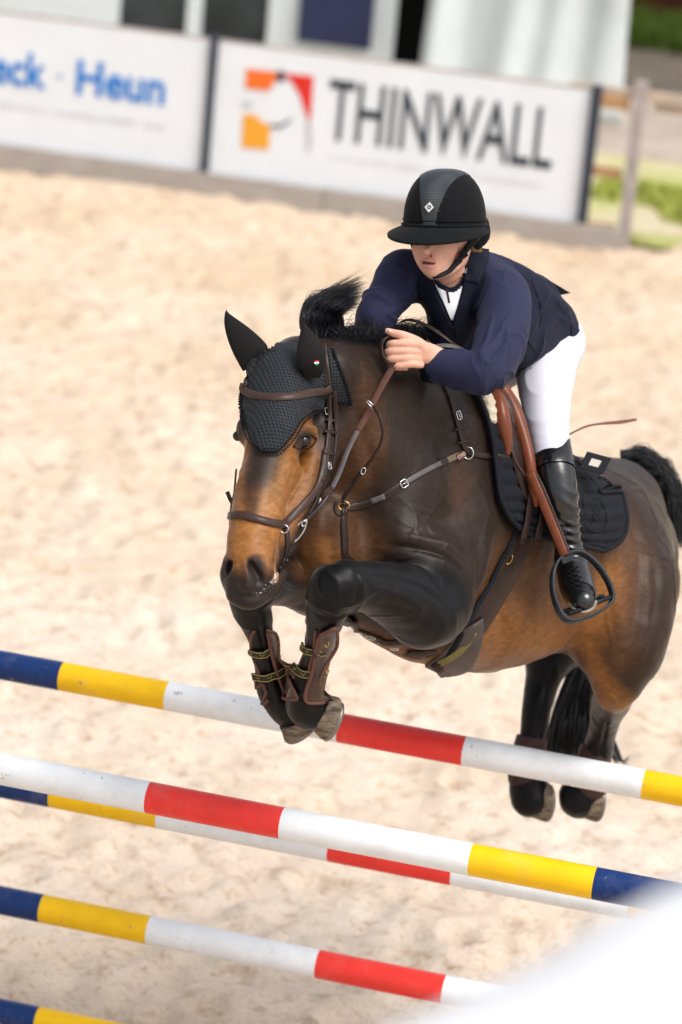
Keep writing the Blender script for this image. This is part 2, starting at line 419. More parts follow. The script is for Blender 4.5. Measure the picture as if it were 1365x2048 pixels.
text_mesh('.', M_txt['blue_ink'], b1_, 'dot', zt(116, 160)[0], zt(124, 160)[0], zt(120, 160)[1] + .01, zt(120, 160)[1] + .04)
text_mesh('Heun', M_txt['blue_ink'], b1_, 'lettering', zt(152, 190)[0], zt(330, 190)[0], zt(330, 207)[1] - .02, zt(330, 207)[1] + .235, bold=.022)
faint(b1_, -20, 205, 330, 254, .045)
poly_on_board([(493, 137), (558, 144), (552, 160), (540, 182), (491, 177)], M_txt['orange_ink'], b2_, 'logo_block', .005)
poly_on_board([(566, 146), (628, 152), (622, 246), (612, 228), (600, 190), (584, 164)], M_txt['red_ink'], b2_, 'logo_block', .005)
poly_on_board([(487, 228), (512, 229), (520, 240), (542, 252), (538, 300), (483, 295)], M_txt['amber_ink'], b2_, 'logo_block', .005)
poly_on_board([(558, 141), (568, 142), (572, 160), (560, 164), (552, 158)], M_txt['black_ink'], b2_, 'logo_line', .007)
poly_on_board([(542, 248), (560, 250), (584, 236), (584, 240), (562, 256), (542, 254)], M_txt['black_ink'], b2_, 'logo_line', .007)
poly_on_board([(486, 204), (506, 202), (506, 212), (488, 214)], M_txt['grey_ink'], b2_, 'logo_line', .007)
poly_on_board([(614, 238), (622, 248), (624, 280), (620, 308), (616, 300)], M_txt['grey_ink'], b2_, 'logo_line', .007)
for s, lb in ((.013, 'dark post between the blue lettered banner and the horse logo banner'), (sR + .018, 'dark post at the right end of the horse logo banner'), (-3.015, 'dark post beyond the left edge behind the plain banner')):
    tag(MB().box(bp(s, .57, .005), AXB, (.035 if s > 1 else .028, .03, .57)).build('board_post', M_dark, None, False), lb, 'post', 'dark posts holding the banner boards')
for i, (s0, s1, lb) in enumerate(((-9, -1.6, 'left'), (-1.59, .9, 'middle'), (.91, 3.02, 'right'))):
    o = MB().box(bp((s0 + s1) / 2, .07 + .004 * i, .035), AXB, ((s1 - s0) / 2, .022, .085)).build('kick_board', M_kick, None, False)
    tag(o, {'left': 'weathered grey plank on the sand under the blue lettered banner, left part', 'middle': 'weathered grey plank on the sand under the logo end of the banner', 'right': 'weathered grey plank on the sand running to the grey wooden post'}[lb], 'plank', 'planks under the banner boards')
# wooden fence at the right
sp = on_board(1262, 350)[0]
tag(MB().box(bp(sp, .58, -.02), AXB, (.042, .04, .62)).build('fence_post', M_greyw, None, False), 'grey weathered wooden fence post right of the banners', 'post')
tag(MB().box(bp(sp + 1.2, 1.10, -.07), AXB, (1.7, .03, .028)).build('fence_rail', M_pine, None, False), 'pale top rail of the wooden fence at the right edge', 'rail')
z1 = 1.02
fl = empty('fence_board', bp(sR + .2, 0), 'orange fresh wood boards between the banner end and grey post', 'fence')
for z, hh in ((1.03, .045), (.54, .035), (.145, .03)):
    MB().box(bp((sR + .03 + sp - .07) / 2, z, -.03), AXB, ((sp - .07 - sR - .03) / 2, .02, hh)).build('board', M_orange, fl, False)
tag(MB().box(bp(sp + 1.3, 1.02, -.115), AXB, (1.2, .015, .03)).build('fence_board', M_pine, None, False), 'brown board under the pale top rail right of the grey post', 'fence')

# ------------------------------------------------------------------ marquee behind the boards (blurred)
OT = -3.6                                                                # metres behind the boards
def tp(u, v, o=OT):
    d = ray(u, v); t = ((BO + NB * o - CP) @ NB) / (d @ NB); return CP + d * t
M_tent = mat('tent_white', (.72, .75, .78), .6, vary=.08, vscale=1.2); M_win = mat('window_dark', (.055, .06, .065), .35, vary=.5, vscale=2.2)
M_navy = mat('navy_banner', (.035, .04, .095), .6, vary=.2, vscale=2); M_blackin = mat('dark_interior', (.004, .004, .004), .9)
M_brown = mat('barn_red_wood', (.07, .014, .009), .8, vary=.5, vscale=3)
s_of = lambda u, v=40, o=OT: (tp(u, v, o) - BO) @ EB
tent = empty('marquee', bp(s_of(300), 0, OT), 'white marquee with dark windows behind the banner boards', 'tent')
def wallpart(name, u0, u1, mt, off, th, z0=.0, z1=3.2, v=40, parent=None):
    a, b = s_of(u0, v, OT + off), s_of(u1, v, OT + off)
    return MB().box(bp((a + b) / 2, (z0 + z1) / 2, OT + off), AXB, (abs(b - a) / 2, th / 2, (z1 - z0) / 2)).build(name, mt, parent or tent, False)
wallpart('wall', -900, 238, M_tent, 0, .05)
wallpart('wall', 538, 792, M_tent, 0, .05)
wallpart('window', 238, 375, M_win, -.04, .02, z0=.13); wallpart('window', 403, 532, M_win, -.04, .02, z0=.13)
wallpart('mullion', 375, 403, M_tent, 0, .06)
wallpart('frame', 238, 532, M_tent, .01, .05, z0=0, z1=.12)
rf = MB(); e0 = s_of(-900); e1 = s_of(1250)
rf.add([bp(e0, 3.2, OT + .3), bp(e1, 3.2, OT + .3), bp(e1, 5.2, OT - 4), bp(e0, 5.2, OT - 4), bp(e0, 3.12, OT + .3), bp(e1, 3.12, OT + .3), bp(e1, 5.1, OT - 4), bp(e0, 5.1, OT - 4)], [(0, 1, 2, 3), (7, 6, 5, 4), (0, 4, 5, 1), (1, 5, 6, 2), (2, 6, 7, 3), (3, 7, 4, 0)]); rf.build('roof', M_tent, tent, False)
wallpart('doorway', 770, 900, M_blackin, -1.2, .05)  # black sheet stands in for the shade inside the tent opening
tag(wallpart('navy_banner', 598, 746, M_navy, .09, .02, z0=.5, z1=3.1), None); nb = bpy.data.objects['navy_banner']; nb.parent = None; tag(nb, 'dark navy banner hanging on the white marquee wall', 'banner')
# draped tent cloth with folds
dv = []; nu, nvv = 90, 24
for j in range(nvv + 1):
    t = j / nvv
    for i in range(nu + 1):
        q = i / nu; u = (895 - 38 * t) + q * (1256 - (895 - 38 * t)) + (18 * t ** 4 if q > .9 else 0) * (q - .9) * 10
        fold = .16 * math.sin(q * 15 + math.sin(q * 6) * 1.7) * math.exp(-2.2 * q) + .03 * math.sin(q * 27 + t * 3)
        s = s_of(u, 60); z = 3.3 - t * 3.1; dv.append(bp(s, z, OT + .25 + fold * (.5 + .6 * t) + .45 * max(0, t - .72) ** 1.3 * (q > .0)))
df = np.array([[j * (nu + 1) + i, j * (nu + 1) + i + 1, (j + 1) * (nu + 1) + i + 1, (j + 1) * (nu + 1) + i] for j in range(nvv) for i in range(nu)])
cl = mesh_obj('tent_cloth', dv, df, mat('tent_cloth', (.62, .645, .67), .7, vary=.12, vscale=1.5)); sm = cl.modifiers.new('thick', 'SOLIDIFY'); sm.thickness = .01
tag(cl, 'white draped tent cloth hanging in folds beside the dark doorway', 'cloth')
tag(MB().box(bp(s_of(1440, 20, -8.4) , 1.9, -10.7), AXB, (2.6, 2.0, 1.9)).build('wooden_shed', M_brown, None, False), 'dark red brown shed wall beyond the tent at top right', 'shed')
gm = MB()
for _ in range(2600):
    a = s_of(rng.uniform(1240, 1700), 90, -8.3) ; o = -rng.uniform(7.6, 8.6); h = rng.uniform(.1, .34); c = bp(a, .034, o); w = rng.uniform(.01, .02); d = nrm(rng.normal(size=3) * [1, 1, 0]); l = rng.normal(size=3) * [.08, .08, 0]
    gm.add([c - d * w, c + d * w, c + l + ZV * h], [(0, 1, 2)])
tag(gm.build('grass', mat('grass_blades', (.10, .16, .025), .8, vary=.4), None, False), 'green grass growing along the foot of the shed', 'grass', kind='stuff')
gm = MB()
for _ in range(5000):
    a = s_of(rng.uniform(1170, 1500), 350, -1) ; o = -rng.uniform(.2, 2.6); h = rng.uniform(.03, .09); c = bp(a, .03, o); w = rng.uniform(.006, .014); d = nrm(rng.normal(size=3) * [1, 1, 0]); l = rng.normal(size=3) * [.05, .05, 0]
    if vnoise2(np.array([a * 1.7]), np.array([o * 1.7]), 9)[0] < .45: continue
    gm.add([c - d * w, c + d * w, c + l + ZV * h], [(0, 1, 2)])
tag(gm.build('grass', mat('grass_bright', (.42, .46, .09), .8, vary=.35), None, False), 'bright yellow green grass behind the wooden fence', 'grass', kind='stuff')

# ------------------------------------------------------------------ fence: four stacked poles far, one pole near
PSI = .2303; E1 = np.array([math.cos(PSI), -math.sin(PSI), 0]); N1 = np.array([-math.sin(PSI), -math.cos(PSI), 0])
A0 = np.array([-.9005, 10.8854, 1.3409]); S_ = .4364; BP0 = A0 + N1 * .9588; BP0[2] = 1.3912
def band_mat(n, c, r=.32):
    M = mat(n, c, r, [(90, .05, .002), (18, .08, .004)], vary=.10, vscale=14, coat=.12); nt = M.node_tree; N = nt.nodes.new; L = nt.links.new; B = nt.nodes['Principled BSDF']
    src = B.inputs['Base Color'].links[0].from_socket; tc = N('ShaderNodeTexCoord')
    for sc, lo, hi, cc, st in ((26, .66, .70, (.20, .17, .14), .8), (4.5, .55, .78, (.42, .37, .31), .22), (60, .72, .76, (.55, .52, .48), .7)):
        no = N('ShaderNodeTexNoise'); no.inputs['Scale'].default_value = sc; no.inputs['Detail'].default_value = 5; no.inputs['Roughness'].default_value = .65; L(tc.outputs['Object'], no.inputs['Vector'])
        mr = N('ShaderNodeMapRange'); mr.inputs[1].default_value = lo; mr.inputs[2].default_value = hi; mr.inputs[4].default_value = st; L(no.outputs[0], mr.inputs[0])
        mx = N('ShaderNodeMix'); mx.data_type = 'RGBA'; mx.inputs[7].default_value = (*cc, 1); L(mr.outputs[0], mx.inputs[0]); L(src, mx.inputs[6]); src = mx.outputs[2]
    L(src, B.inputs['Base Color']); return M
M_pole = [band_mat('pole_blue', (.008, .030, .125)), band_mat('pole_yellow', (.82, .48, .008)), band_mat('pole_white', (.74, .755, .765), .4), band_mat('pole_red', (.74, .045, .035))]
def t_on(line0, u, v):
    d = ray(u, v); w0 = line0 - CP; b = E1 @ d; den = 1 - b * b
    return (b * (d @ w0) - (E1 @ w0)) / den
def pole(p0, bnds, label, R=.05):
    """bnds: list of (t_end, colour index)"""
    n = 28; mb = MB(); t = bnds[0]
    for te, ci in bnds[1:]:
        k = max(2, int((te - t) / .04)); T = np.linspace(t, te, k + 1)
        V = [p0 + E1 * q + (N1 * math.cos(2 * math.pi * a / n) + ZV * math.sin(2 * math.pi * a / n)) * R for q in T for a in range(n)]
        mb.add(V, [(i * n + a, i * n + (a + 1) % n, (i + 1) * n + (a + 1) % n, (i + 1) * n + a) for i in range(k) for a in range(n)], ci); t = te
    for te in (bnds[0], bnds[-1][0]):
        mb.add([p0 + E1 * te + (N1 * math.cos(2 * math.pi * a / n) + ZV * math.sin(2 * math.pi * a / n)) * R for a in range(n)], [tuple(range(n))], bnds[1][1])
    o = mb.build('jump_pole', None, None, True, M_pole)
    return tag(o, label, 'jump pole', 'striped show jumping poles of the fence')
def bands_far(tl): return [tl[0] - .72, (tl[0], 0), (tl[1], 1), (tl[2], 2), (tl[3], 3), (tl[4], 2), (tl[4] + .42, 1), (tl[4] + .84, 0)]
ta = [t_on(A0, *q) for q in ((125, 1352), (336, 1393), (680, 1457), (930, 1502), (1288, 1568))]
pole(A0, bands_far(ta), 'top pole of the far row with the horse hooves just in front of it')
p2 = A0 - ZV * S_; t2 = [t_on(p2, *q) for q in ((106, 1583), (320, 1627), (662, 1692), (908, 1738), (1262, 1805))]
pole(p2, bands_far(t2), 'second pole of the far row, partly hidden behind the near pole')
p3 = A0 - 2 * ZV * S_ - ZV * .004; t3 = [t_on(p3, *q) for q in ((86, 1813), (300, 1857), (637, 1926), (890, 1976), (1250, 2044))]
pole(p3, bands_far(t3), 'third pole down of the far row ending behind the white canopy')
p4 = A0 - 3 * ZV * S_ - ZV * .002; t4 = [t_on(p4, *q) for q in ((76, 2042), (290, 2086), (630, 2155), (880, 2200), (1230, 2270))]
pole(p4, bands_far(t4), 'lowest pole of the far row at the bottom left corner')
tb = [t_on(BP0, *q) for q in ((-70, 1520), (298, 1595), (566, 1645), (943, 1719), (1190, 1768))]
pole(BP0, [tb[0] - .84, (tb[0] - .42, 0), (tb[0], 1), (tb[1], 2), (tb[2], 3), (tb[3], 2), (tb[4], 1), (tb[4] + .4, 0)], 'nearest single pole, white red white yellow blue, in front of the other poles')
M_std = mat('standard_white', (.75, .75, .74), .5, vary=.08)
for (p0, tt, hh, lb) in ((A0, ta[0] - .77, 1.7, 'white jump stand holding the left ends of the far poles'), (A0, ta[4] + .89, 1.7, 'white jump stand holding the right ends of the far poles'), (BP0, tb[0] - .89, 1.7, 'white jump stand at the left end of the nearest pole'), (BP0, tb[4] + .45, 1.7, 'white jump stand at the right end of the nearest pole')):
    b = p0 + E1 * tt; b[2] = 0; r = empty('jump_stand', b, lb, 'jump stand', 'jump stands outside the picture'); AX1 = np.array([E1, N1, ZV])
    MB().box(b + ZV * (hh / 2 + .03), AX1, (.04, .04, hh / 2)).build('upright', M_std, r, False)
    MB().box(b + ZV * .03, AX1, (.04, .35, .03)).build('foot', M_std, r, False)

# ------------------------------------------------------------------ white canopy close to the camera (blurred corner at lower right)
cp_ = []; eu = [(560, 2130), (700, 2064), (850, 1998), (1000, 1932), (1120, 1868), (1230, 1800), (1330, 1750), (1450, 1700), (1600, 1640)]
DC = 3.5; rows = 9
for j in range(rows):
    for (u, v) in eu:
        q = P(u, v, DC); cp_.append(q + nrm(np.array([.5, -.62, -.30])) * (j * .16) - ZV * (.035 * max(0, 1 - j / 1.2)) + ZV * .02 * math.sin(j * .9))
kk = len(eu); cf = np.array([[j * kk + i, j * kk + i + 1, (j + 1) * kk + i + 1, (j + 1) * kk + i] for j in range(rows - 1) for i in range(kk - 1)])
can = mesh_obj('white_canopy', cp_, cf, mat('canopy_white', (.80, .80, .81), .6, vary=.03)); sm = can.modifiers.new('thick', 'SOLIDIFY'); sm.thickness = .02
tag(can, 'blurred white canopy edge close to the viewer in the lower right corner', 'canopy')
# ------------------------------------------------------------------ horse
HF = nrm(P(560, 1080, 9.9) - P(1230, 1080, 11.5)); HF[2] = 0; HF = nrm(HF)         # body heading
HL = nrm(np.cross(ZV, HF))                                                        # lateral
hf = Field(.0065)
# barrel and chest
hf.chain([(760, 1030, 10.45, 172), (880, 1020, 10.7, 208), (985, 1062, 10.95, 210), (1085, 1098, 11.2, 184), (1175, 1100, 11.42, 166), (1215, 1110, 11.55, 145)], k=.10, sub=7)
hf.chain([(700, 1120, 10.3, 94), (800, 1180, 10.5, 122), (900, 1202, 10.72, 136), (1030, 1192, 11.0, 136), (1110, 1180, 11.25, 104)], k=.10, sub=7)   # sternum and belly
hf.chain([(640, 1050, 10.15, 74), (660, 1110, 10.2, 82), (720, 1150, 10.35, 90)], k=.06, sub=7)      # breast near
hf.chain([(560, 1120, 10.35, 70), (620, 1130, 10.35, 85), (700, 1130, 10.5, 95)], k=.06, sub=7)      # breast far
# withers, back, croup
hf.chain([(905, 860, 10.75, 108), (985, 932, 10.95, 96), (1065, 1010, 11.25, 92), (1150, 1015, 11.5, 98), (1225, 1015, 11.7, 98)], k=.08, sub=7)
hf.chain([(1180, 1062, 11.35, 128), (1222, 1130, 11.25, 128), (1240, 1205, 11.15, 112), (1250, 1285, 11.1, 84), (1242, 1360, 11.12, 52)], k=.07, sub=9)   # near haunch
hf.chain([(1200, 1050, 11.75, 125), (1185, 1150, 11.85, 120), (1120, 1240, 11.75, 90)], k=.08, sub=7)
hf.chain([(1140, 1150, 11.2, 75), (1160, 1220, 11.15, 62), (1190, 1300, 11.1, 45)], k=.05, sub=7)
# neck
NL = cdir(.80, .10, .60)
hf.chain([(655, 745, 10.02, 62), (715, 790, 10.22, 96), (790, 835, 10.4, 128), (860, 895, 10.55, 150), (905, 950, 10.7, 160)], k=.06, sub=9)
hf.chain([(690, 850, 10.12, 78), (740, 930, 10.25, 105), (780, 1010, 10.4, 130)], k=.07, sub=7)
hf.chain([(672, 900, 10.14, 44), (690, 980, 10.2, 50), (690, 1060, 10.25, 60)], k=.05, sub=7)
hf.chain([(640, 715, 10.06, 30), (720, 712, 10.26, 34), (800, 722, 10.44, 38), (880, 750, 10.6, 50), (935, 775, 10.75, 50)], k=.05, sub=9)   # crest
# shoulder muscles
hf.chain([(835, 880, 10.42, 60), (800, 980, 10.28, 70), (800, 1070, 10.2, 72), (850, 1130, 10.2, 80)], k=.06, sub=9)
hf.chain([(900, 1000, 10.5, 70), (900, 1090, 10.38, 78), (880, 1170, 10.25, 80)], k=.06, sub=9)
# near foreleg: upper arm, forearm, knee, cannon, fetlock, pastern
hf.chain([(868, 1215, 10.2, 74), (850, 1226, 10.15, 73), (815, 1206, 10.08, 68), (770, 1184, 9.98, 56), (725, 1174, 9.9, 48), (688, 1172, 9.85, 46)], k=.028, sub=9)
hf.chain([(690, 1168, 9.85, 45), (668, 1176, 9.84, 47), (656, 1205, 9.87, 40), (648, 1240, 9.93, 33), (637, 1290, 10.0, 27), (625, 1335, 10.06, 26), (612, 1366, 10.1, 33), (606, 1392, 10.13, 35), (608, 1412, 10.16, 36), (624, 1424, 10.18, 35)], k=.016, sub=9)
hf.ell(664, 1160, 9.83, (.048, .035, .045), k=.02)
# far foreleg
hf.chain([(640, 1180, 10.3, 60), (560, 1160, 10.12, 52), (512, 1176, 10.02, 46), (500, 1200, 10.02, 42), (508, 1235, 10.06, 37), (522, 1280, 10.12, 29), (533, 1330, 10.18, 27), (542, 1362, 10.22, 33), (552, 1388, 10.25, 35), (568, 1412, 10.28, 34), (590, 1432, 10.32, 33)], k=.02, sub=9)
# near hind: gaskin end / hock, cannon, fetlock
hf.chain([(1236, 1350, 11.12, 60), (1232, 1385, 11.14, 40), (1214, 1420, 11.4, 36), (1205, 1460, 11.55, 30), (1198, 1500, 11.62, 27), (1190, 1540, 11.68, 29), (1176, 1572, 11.68, 37), (1158, 1596, 11.68, 38)], k=.02, sub=9)
hf.ell(1228, 1380, 11.12, (.045, .055, .05), k=.03)
# far hind
hf.chain([(1120, 1270, 11.75, 70), (1100, 1320, 11.7, 50), (1084, 1370, 11.68, 36), (1074, 1420, 11.66, 31), (1064, 1480, 11.66, 28), (1056, 1530, 11.68, 30), (1056, 1570, 11.7, 38), (1060, 1595, 11.7, 38)], k=.03, sub=9)
# dock of the tail
hf.chain([(1255, 965, 11.95, 40), (1290, 975, 12.0, 24), (1312, 1000, 12.0, 16)], k=.05, sub=7)
# belly skin folds
hf.chain([(960, 1275, 10.85, 42), (1010, 1290, 11.1, 42), (1080, 1270, 11.4, 40)], k=.06, sub=7)
# ---- head
hf.chain([(596, 735, 10.02, 62), (568, 800, 9.93, 66), (552, 860, 9.87, 62), (538, 930, 9.83, 50), (519, 990, 9.78, 51), (511, 1045, 9.74, 52), (503, 1100, 9.70, 50), (497, 1140, 9.68, 44)], k=.03, sub=4)
hf.chain([(640, 790, 10.12, 50), (634, 850, 10.06, 48), (630, 905, 10.0, 48), (614, 960, 9.94, 40), (592, 1010, 9.88, 32), (565, 1070, 9.82, 28), (545, 1110, 9.79, 26), (525, 1150, 9.76, 24), (505, 1176, 9.72, 22)], k=.035, sub=4)
hf.chain([(560, 760, 9.96, 66), (530, 800, 9.95, 50)], k=.03, sub=2)
hf.chain([(580, 940, 9.86, 20), (556, 990, 9.80, 16), (545, 1030, 9.77, 14)], k=.03, sub=3)          # facial crest
hf.ell(606, 872, 9.89, (.046, .034, .036), k=.03); hf.ell(488, 862, 9.895, (.026, .038, .034), k=.03)   # orbits
hf.chain([(588, 862, 9.87, 9), (606, 855, 9.85, 10), (628, 860, 9.86, 9)], k=.02, sub=3)                                                   # eye socket
# muzzle, nostrils, lips, chin
hf.ell(483, 1160, 9.67, (.048, .045, .045), k=.02)
hf.chain([(462, 1125, 9.70, 18), (458, 1150, 9.69, 18), (468, 1175, 9.68, 18)], k=.012, sub=3)
hf.chain([(526, 1118, 9.66, 16), (532, 1140, 9.65, 15), (522, 1168, 9.65, 16), (500, 1180, 9.65, 15)], k=.010, sub=4)
hf.chain([(500, 1128, 9.63, 14), (492, 1150, 9.62, 14), (494, 1172, 9.62, 14)], k=.010, sub=4)
hf.chain([(472, 1186, 9.66, 18), (500, 1195, 9.65, 18), (528, 1182, 9.68, 15), (548, 1150, 9.74, 12)], k=.010, sub=4)
hf.chain([(512, 1196, 9.72, 14), (545, 1178, 9.76, 16), (560, 1150, 9.8, 16)], k=.012, sub=3)
hf.ell(512, 1146, 9.605, (.0170, .032, .040), axes=[cdir(.93, .42, 0), cdir(.36, .93, 0), -F_], k=.006, op=1)
hf.ell(459, 1136, 9.65, (.010, .026, .034), axes=[cdir(.95, -.3, 0), cdir(.3, .95, 0), -F_], k=.005, op=1)
hf.chain([(556, 1140, 9.73, 3.5), (540, 1172, 9.68, 3.5), (515, 1190, 9.65, 3.5), (490, 1194, 9.645, 3)], k=.006, sub=3, op=1)
HV, HFc = hf.run(); HV = relax(HV, HFc, 7, .5)

def zone(u, v, D, r):  # soft 3-D blob weight
    c = P(u, v, D); d = np.linalg.norm(HV - c, axis=1); return np.clip(1.3 - d / PX(r, D), 0, 1) ** 1 
def seg_w(pts):
    """weight inside a chain of balls"""
    a = catmull(np.array([list(P(u, v, D)) + [PX(r, D)] for u, v, D, r in pts]), 4); w = np.zeros(len(HV))
    for q in a: w = np.maximum(w, np.clip((1.55 - np.linalg.norm(HV - q[:3], axis=1) / q[3]) / .95, 0, 1))
    return w * w * (3 - 2 * w)
BLK = np.array([.0042, .0038, .0042]); DKB = np.array([.025, .0150, .0108]); BRN = np.array([.095, .042, .018]); ORG = np.array([.26, .105, .028]); TAN = np.array([.33, .165, .065]); MUZ = np.array([.030, .022, .021])
nz = vnoise3(HV * 7, 3) * .6 + vnoise3(HV * 16, 4) * .4
col = np.tile(DKB, (len(HV), 1))
def paint(w, c, st=1.0):
    global col
    w = np.clip(w * st * (.75 + .5 * nz), 0, 1)[:, None]; col = col * (1 - w) + c * w
RMP = np.array([.034, .019, .0125])
paint(seg_w([(1120, 1010, 11.1, 90), (1230, 1060, 11.2, 110), (1280, 1180, 11.2, 110), (1290, 1300, 11.1, 80)]), RMP, 1.0)
paint(seg_w([(960, 1160, 10.5, 90), (1060, 1120, 10.8, 110), (1180, 1080, 11.0, 100), (1210, 1180, 11.0, 80), (1210, 1290, 11.0, 60)]), BRN, .9)
paint(seg_w([(960, 1250, 10.6, 74), (1040, 1240, 10.9, 90), (1120, 1200, 11.05, 96), (1170, 1190, 11.0, 70), (1180, 1250, 11.05, 52)]), ORG, .95)
paint(seg_w([(985, 1150, 10.6, 40), (1050, 1150, 10.85, 54), (1180, 1080, 11.1, 40), (1200, 1150, 11.0, 36)]), ORG, .6)
paint(seg_w([(940, 1300, 10.7, 50), (1060, 1310, 11.2, 66), (1150, 1280, 11.3, 50)]), TAN, .5)
paint(seg_w([(1190, 1290, 11.05, 26), (1212, 1350, 11.05, 28), (1232, 1400, 11.1, 36)]), ORG, .85)
paint(seg_w([(960, 1030, 10.6, 60), (945, 1140, 10.5, 55)]), BRN, .7)
paint(seg_w([(660, 1080, 10.05, 60), (720, 1100, 10.15, 60), (860, 1110, 10.3, 50)]), BRN, .9)
paint(seg_w([(640, 1120, 10.05, 46)]), ORG, .55)
paint(seg_w([(600, 1190, 10.3, 60), (700, 1225, 10.4, 60), (800, 1270, 10.55, 70), (900, 1290, 10.6, 50)]), ORG, .6)
paint(seg_w([(690, 1000, 10.05, 50), (715, 920, 10.05, 48), (720, 840, 10.08, 44), (700, 760, 10.05, 34)]), BRN, .8); paint(seg_w([(900, 880, 10.45, 46), (880, 980, 10.35, 50), (900, 1060, 10.35, 40)]), BRN, .5)
# head
paint(seg_w([(600, 900, 9.85, 60), (585, 960, 9.82, 52), (560, 1040, 9.75, 42)]), ORG, .95)
paint(seg_w([(478, 900, 9.85, 40), (480, 980, 9.78, 36), (475, 1050, 9.7, 32)]), ORG, .9)
paint(seg_w([(520, 1040, 9.68, 60), (505, 1085, 9.64, 55)]), ORG * 1.15, 1.0)
paint(seg_w([(560, 930, 9.78, 20), (530, 1015, 9.70, 24)]), TAN, .6)
paint(seg_w([(545, 1105, 9.72, 24), (545, 1145, 9.72, 20)]), TAN * 1.0, .9)
paint(seg_w([(528, 900, 9.76, 36), (522, 940, 9.75, 28), (508, 990, 9.72, 20), (502, 1020, 9.68, 14)]), DKB * 1.3, .8)
paint(seg_w([(610, 884, 9.83, 26)]), MUZ, .9); paint(seg_w([(476, 868, 9.85, 20)]), MUZ, .8)
paint(seg_w([(458, 1135, 9.67, 17), (470, 1175, 9.65, 22), (494, 1180, 9.63, 22), (520, 1190, 9.66, 12)]), MUZ, 1.0); paint(seg_w([(510, 1130, 9.62, 18), (512, 1165, 9.62, 18)]), MUZ, 1.1)
paint(seg_w([(640, 850, 10.05, 40), (650, 920, 10.02, 34)]), DKB, .9)
# legs
paint(seg_w([(850, 1215, 10.1, 92), (760, 1175, 9.98, 70), (670, 1172, 9.84, 66), (650, 1240, 9.93, 50), (620, 1340, 10.06, 50), (640, 1440, 10.2, 60)]), BLK, 1.2)
paint(seg_w([(510, 1180, 10.02, 56), (522, 1280, 10.12, 50), (552, 1388, 10.25, 55), (600, 1440, 10.3, 55)]), BLK, 1.3)
paint(seg_w([(1228, 1420, 11.3, 34), (1205, 1450, 11.5, 54), (1190, 1540, 11.68, 55), (1165, 1600, 11.7, 60)]), BLK, 1.3)
paint(seg_w([(1110, 1330, 11.7, 60), (1074, 1420, 11.66, 60), (1056, 1570, 11.7, 70)]), BLK, 1.3)
paint(seg_w([(1285, 960, 12.0, 32), (1312, 1000, 12.0, 26)]), BLK, 1.2); paint(seg_w([(700, 690, 10.2, 36), (800, 700, 10.4, 44)]), BLK, 1.0)
def horse_mat():
    M = mat('bay_coat', (.1, .05, .02), .34, [(330, .45, .0016), (45, .10, .004), (9, .10, .02)], attr='coat', vary=.38, vscale=42, detail=10, spec=.15, stretch=(1, 1, 2.2))
    M.node_tree.nodes['Principled BSDF'].inputs['Sheen Weight'].default_value = .04
    return M
M_coat = horse_mat()
hN = vnormals(HV, HFc)
# fine vein / muscle relief
vw = HV + (np.stack([vnoise3(HV * 5, q) for q in (41, 42, 43)], 1) - .5) * .22
vein = np.clip(1 - np.abs(vnoise3(vw * 7.5, 44) - .5) / .045, 0, 1) * np.clip((vnoise3(HV * 3.1, 45) - .42) * 4, 0, 1)
HB = None
def hit(u, v, bvh=None, d0=None, tol=.5):
    b = bvh or HB; r = ray(u, v); h = b.ray_cast(Vector(CP), Vector(r))
    if h[0] is not None and (d0 is None or abs((np.array(h[0]) - CP) @ F_ - d0) < tol): return np.array(h[0]), np.array(h[1])
    q = b.find_nearest(Vector(P(u, v, d0 or 10.3))); return np.array(q[0]), np.array(q[1])
HB0 = BVHTree.FromPolygons([tuple(v) for v in HV.tolist()], HFc.tolist())
def carve(uv, w, h, d0=None, sub=6):
    """a crease (h < 0) or a raised vein or tendon (h > 0) along a line on the skin"""
    q = np.array([hit(a[0], a[1], HB0, d0, .35)[0] for a in catmull(uv, sub)]); lo, hi = q.min(0) - 3 * w, q.max(0) + 3 * w
    m_ = np.where(((HV0 > lo) & (HV0 < hi)).all(1))[0]; best = np.full(len(m_), 9.0); tt = np.zeros(len(m_))
    for i in range(len(q) - 1):
        ab = q[i + 1] - q[i]; t = np.clip(((HV0[m_] - q[i]) @ ab) / (ab @ ab + 1e-12), 0, 1); d = np.linalg.norm(HV0[m_] - q[i] - t[:, None] * ab, axis=1)
        k = d < best; best[k] = d[k]; tt[k] = (i + t[k]) / (len(q) - 1)
    DSP[m_] += h * np.exp(-(best / w) ** 2) * np.sin(np.pi * np.clip(tt, 0, 1)) ** (.9 if w > .015 else .5)
body_only = np.clip((np.linalg.norm(HV - P(530, 950, 9.8), axis=1) - .30) / .1, 0.35, 1)
musc = vnoise3(HV * 5.5, 46) - .5
HV0 = HV.copy(); DSP = np.zeros(len(HV))
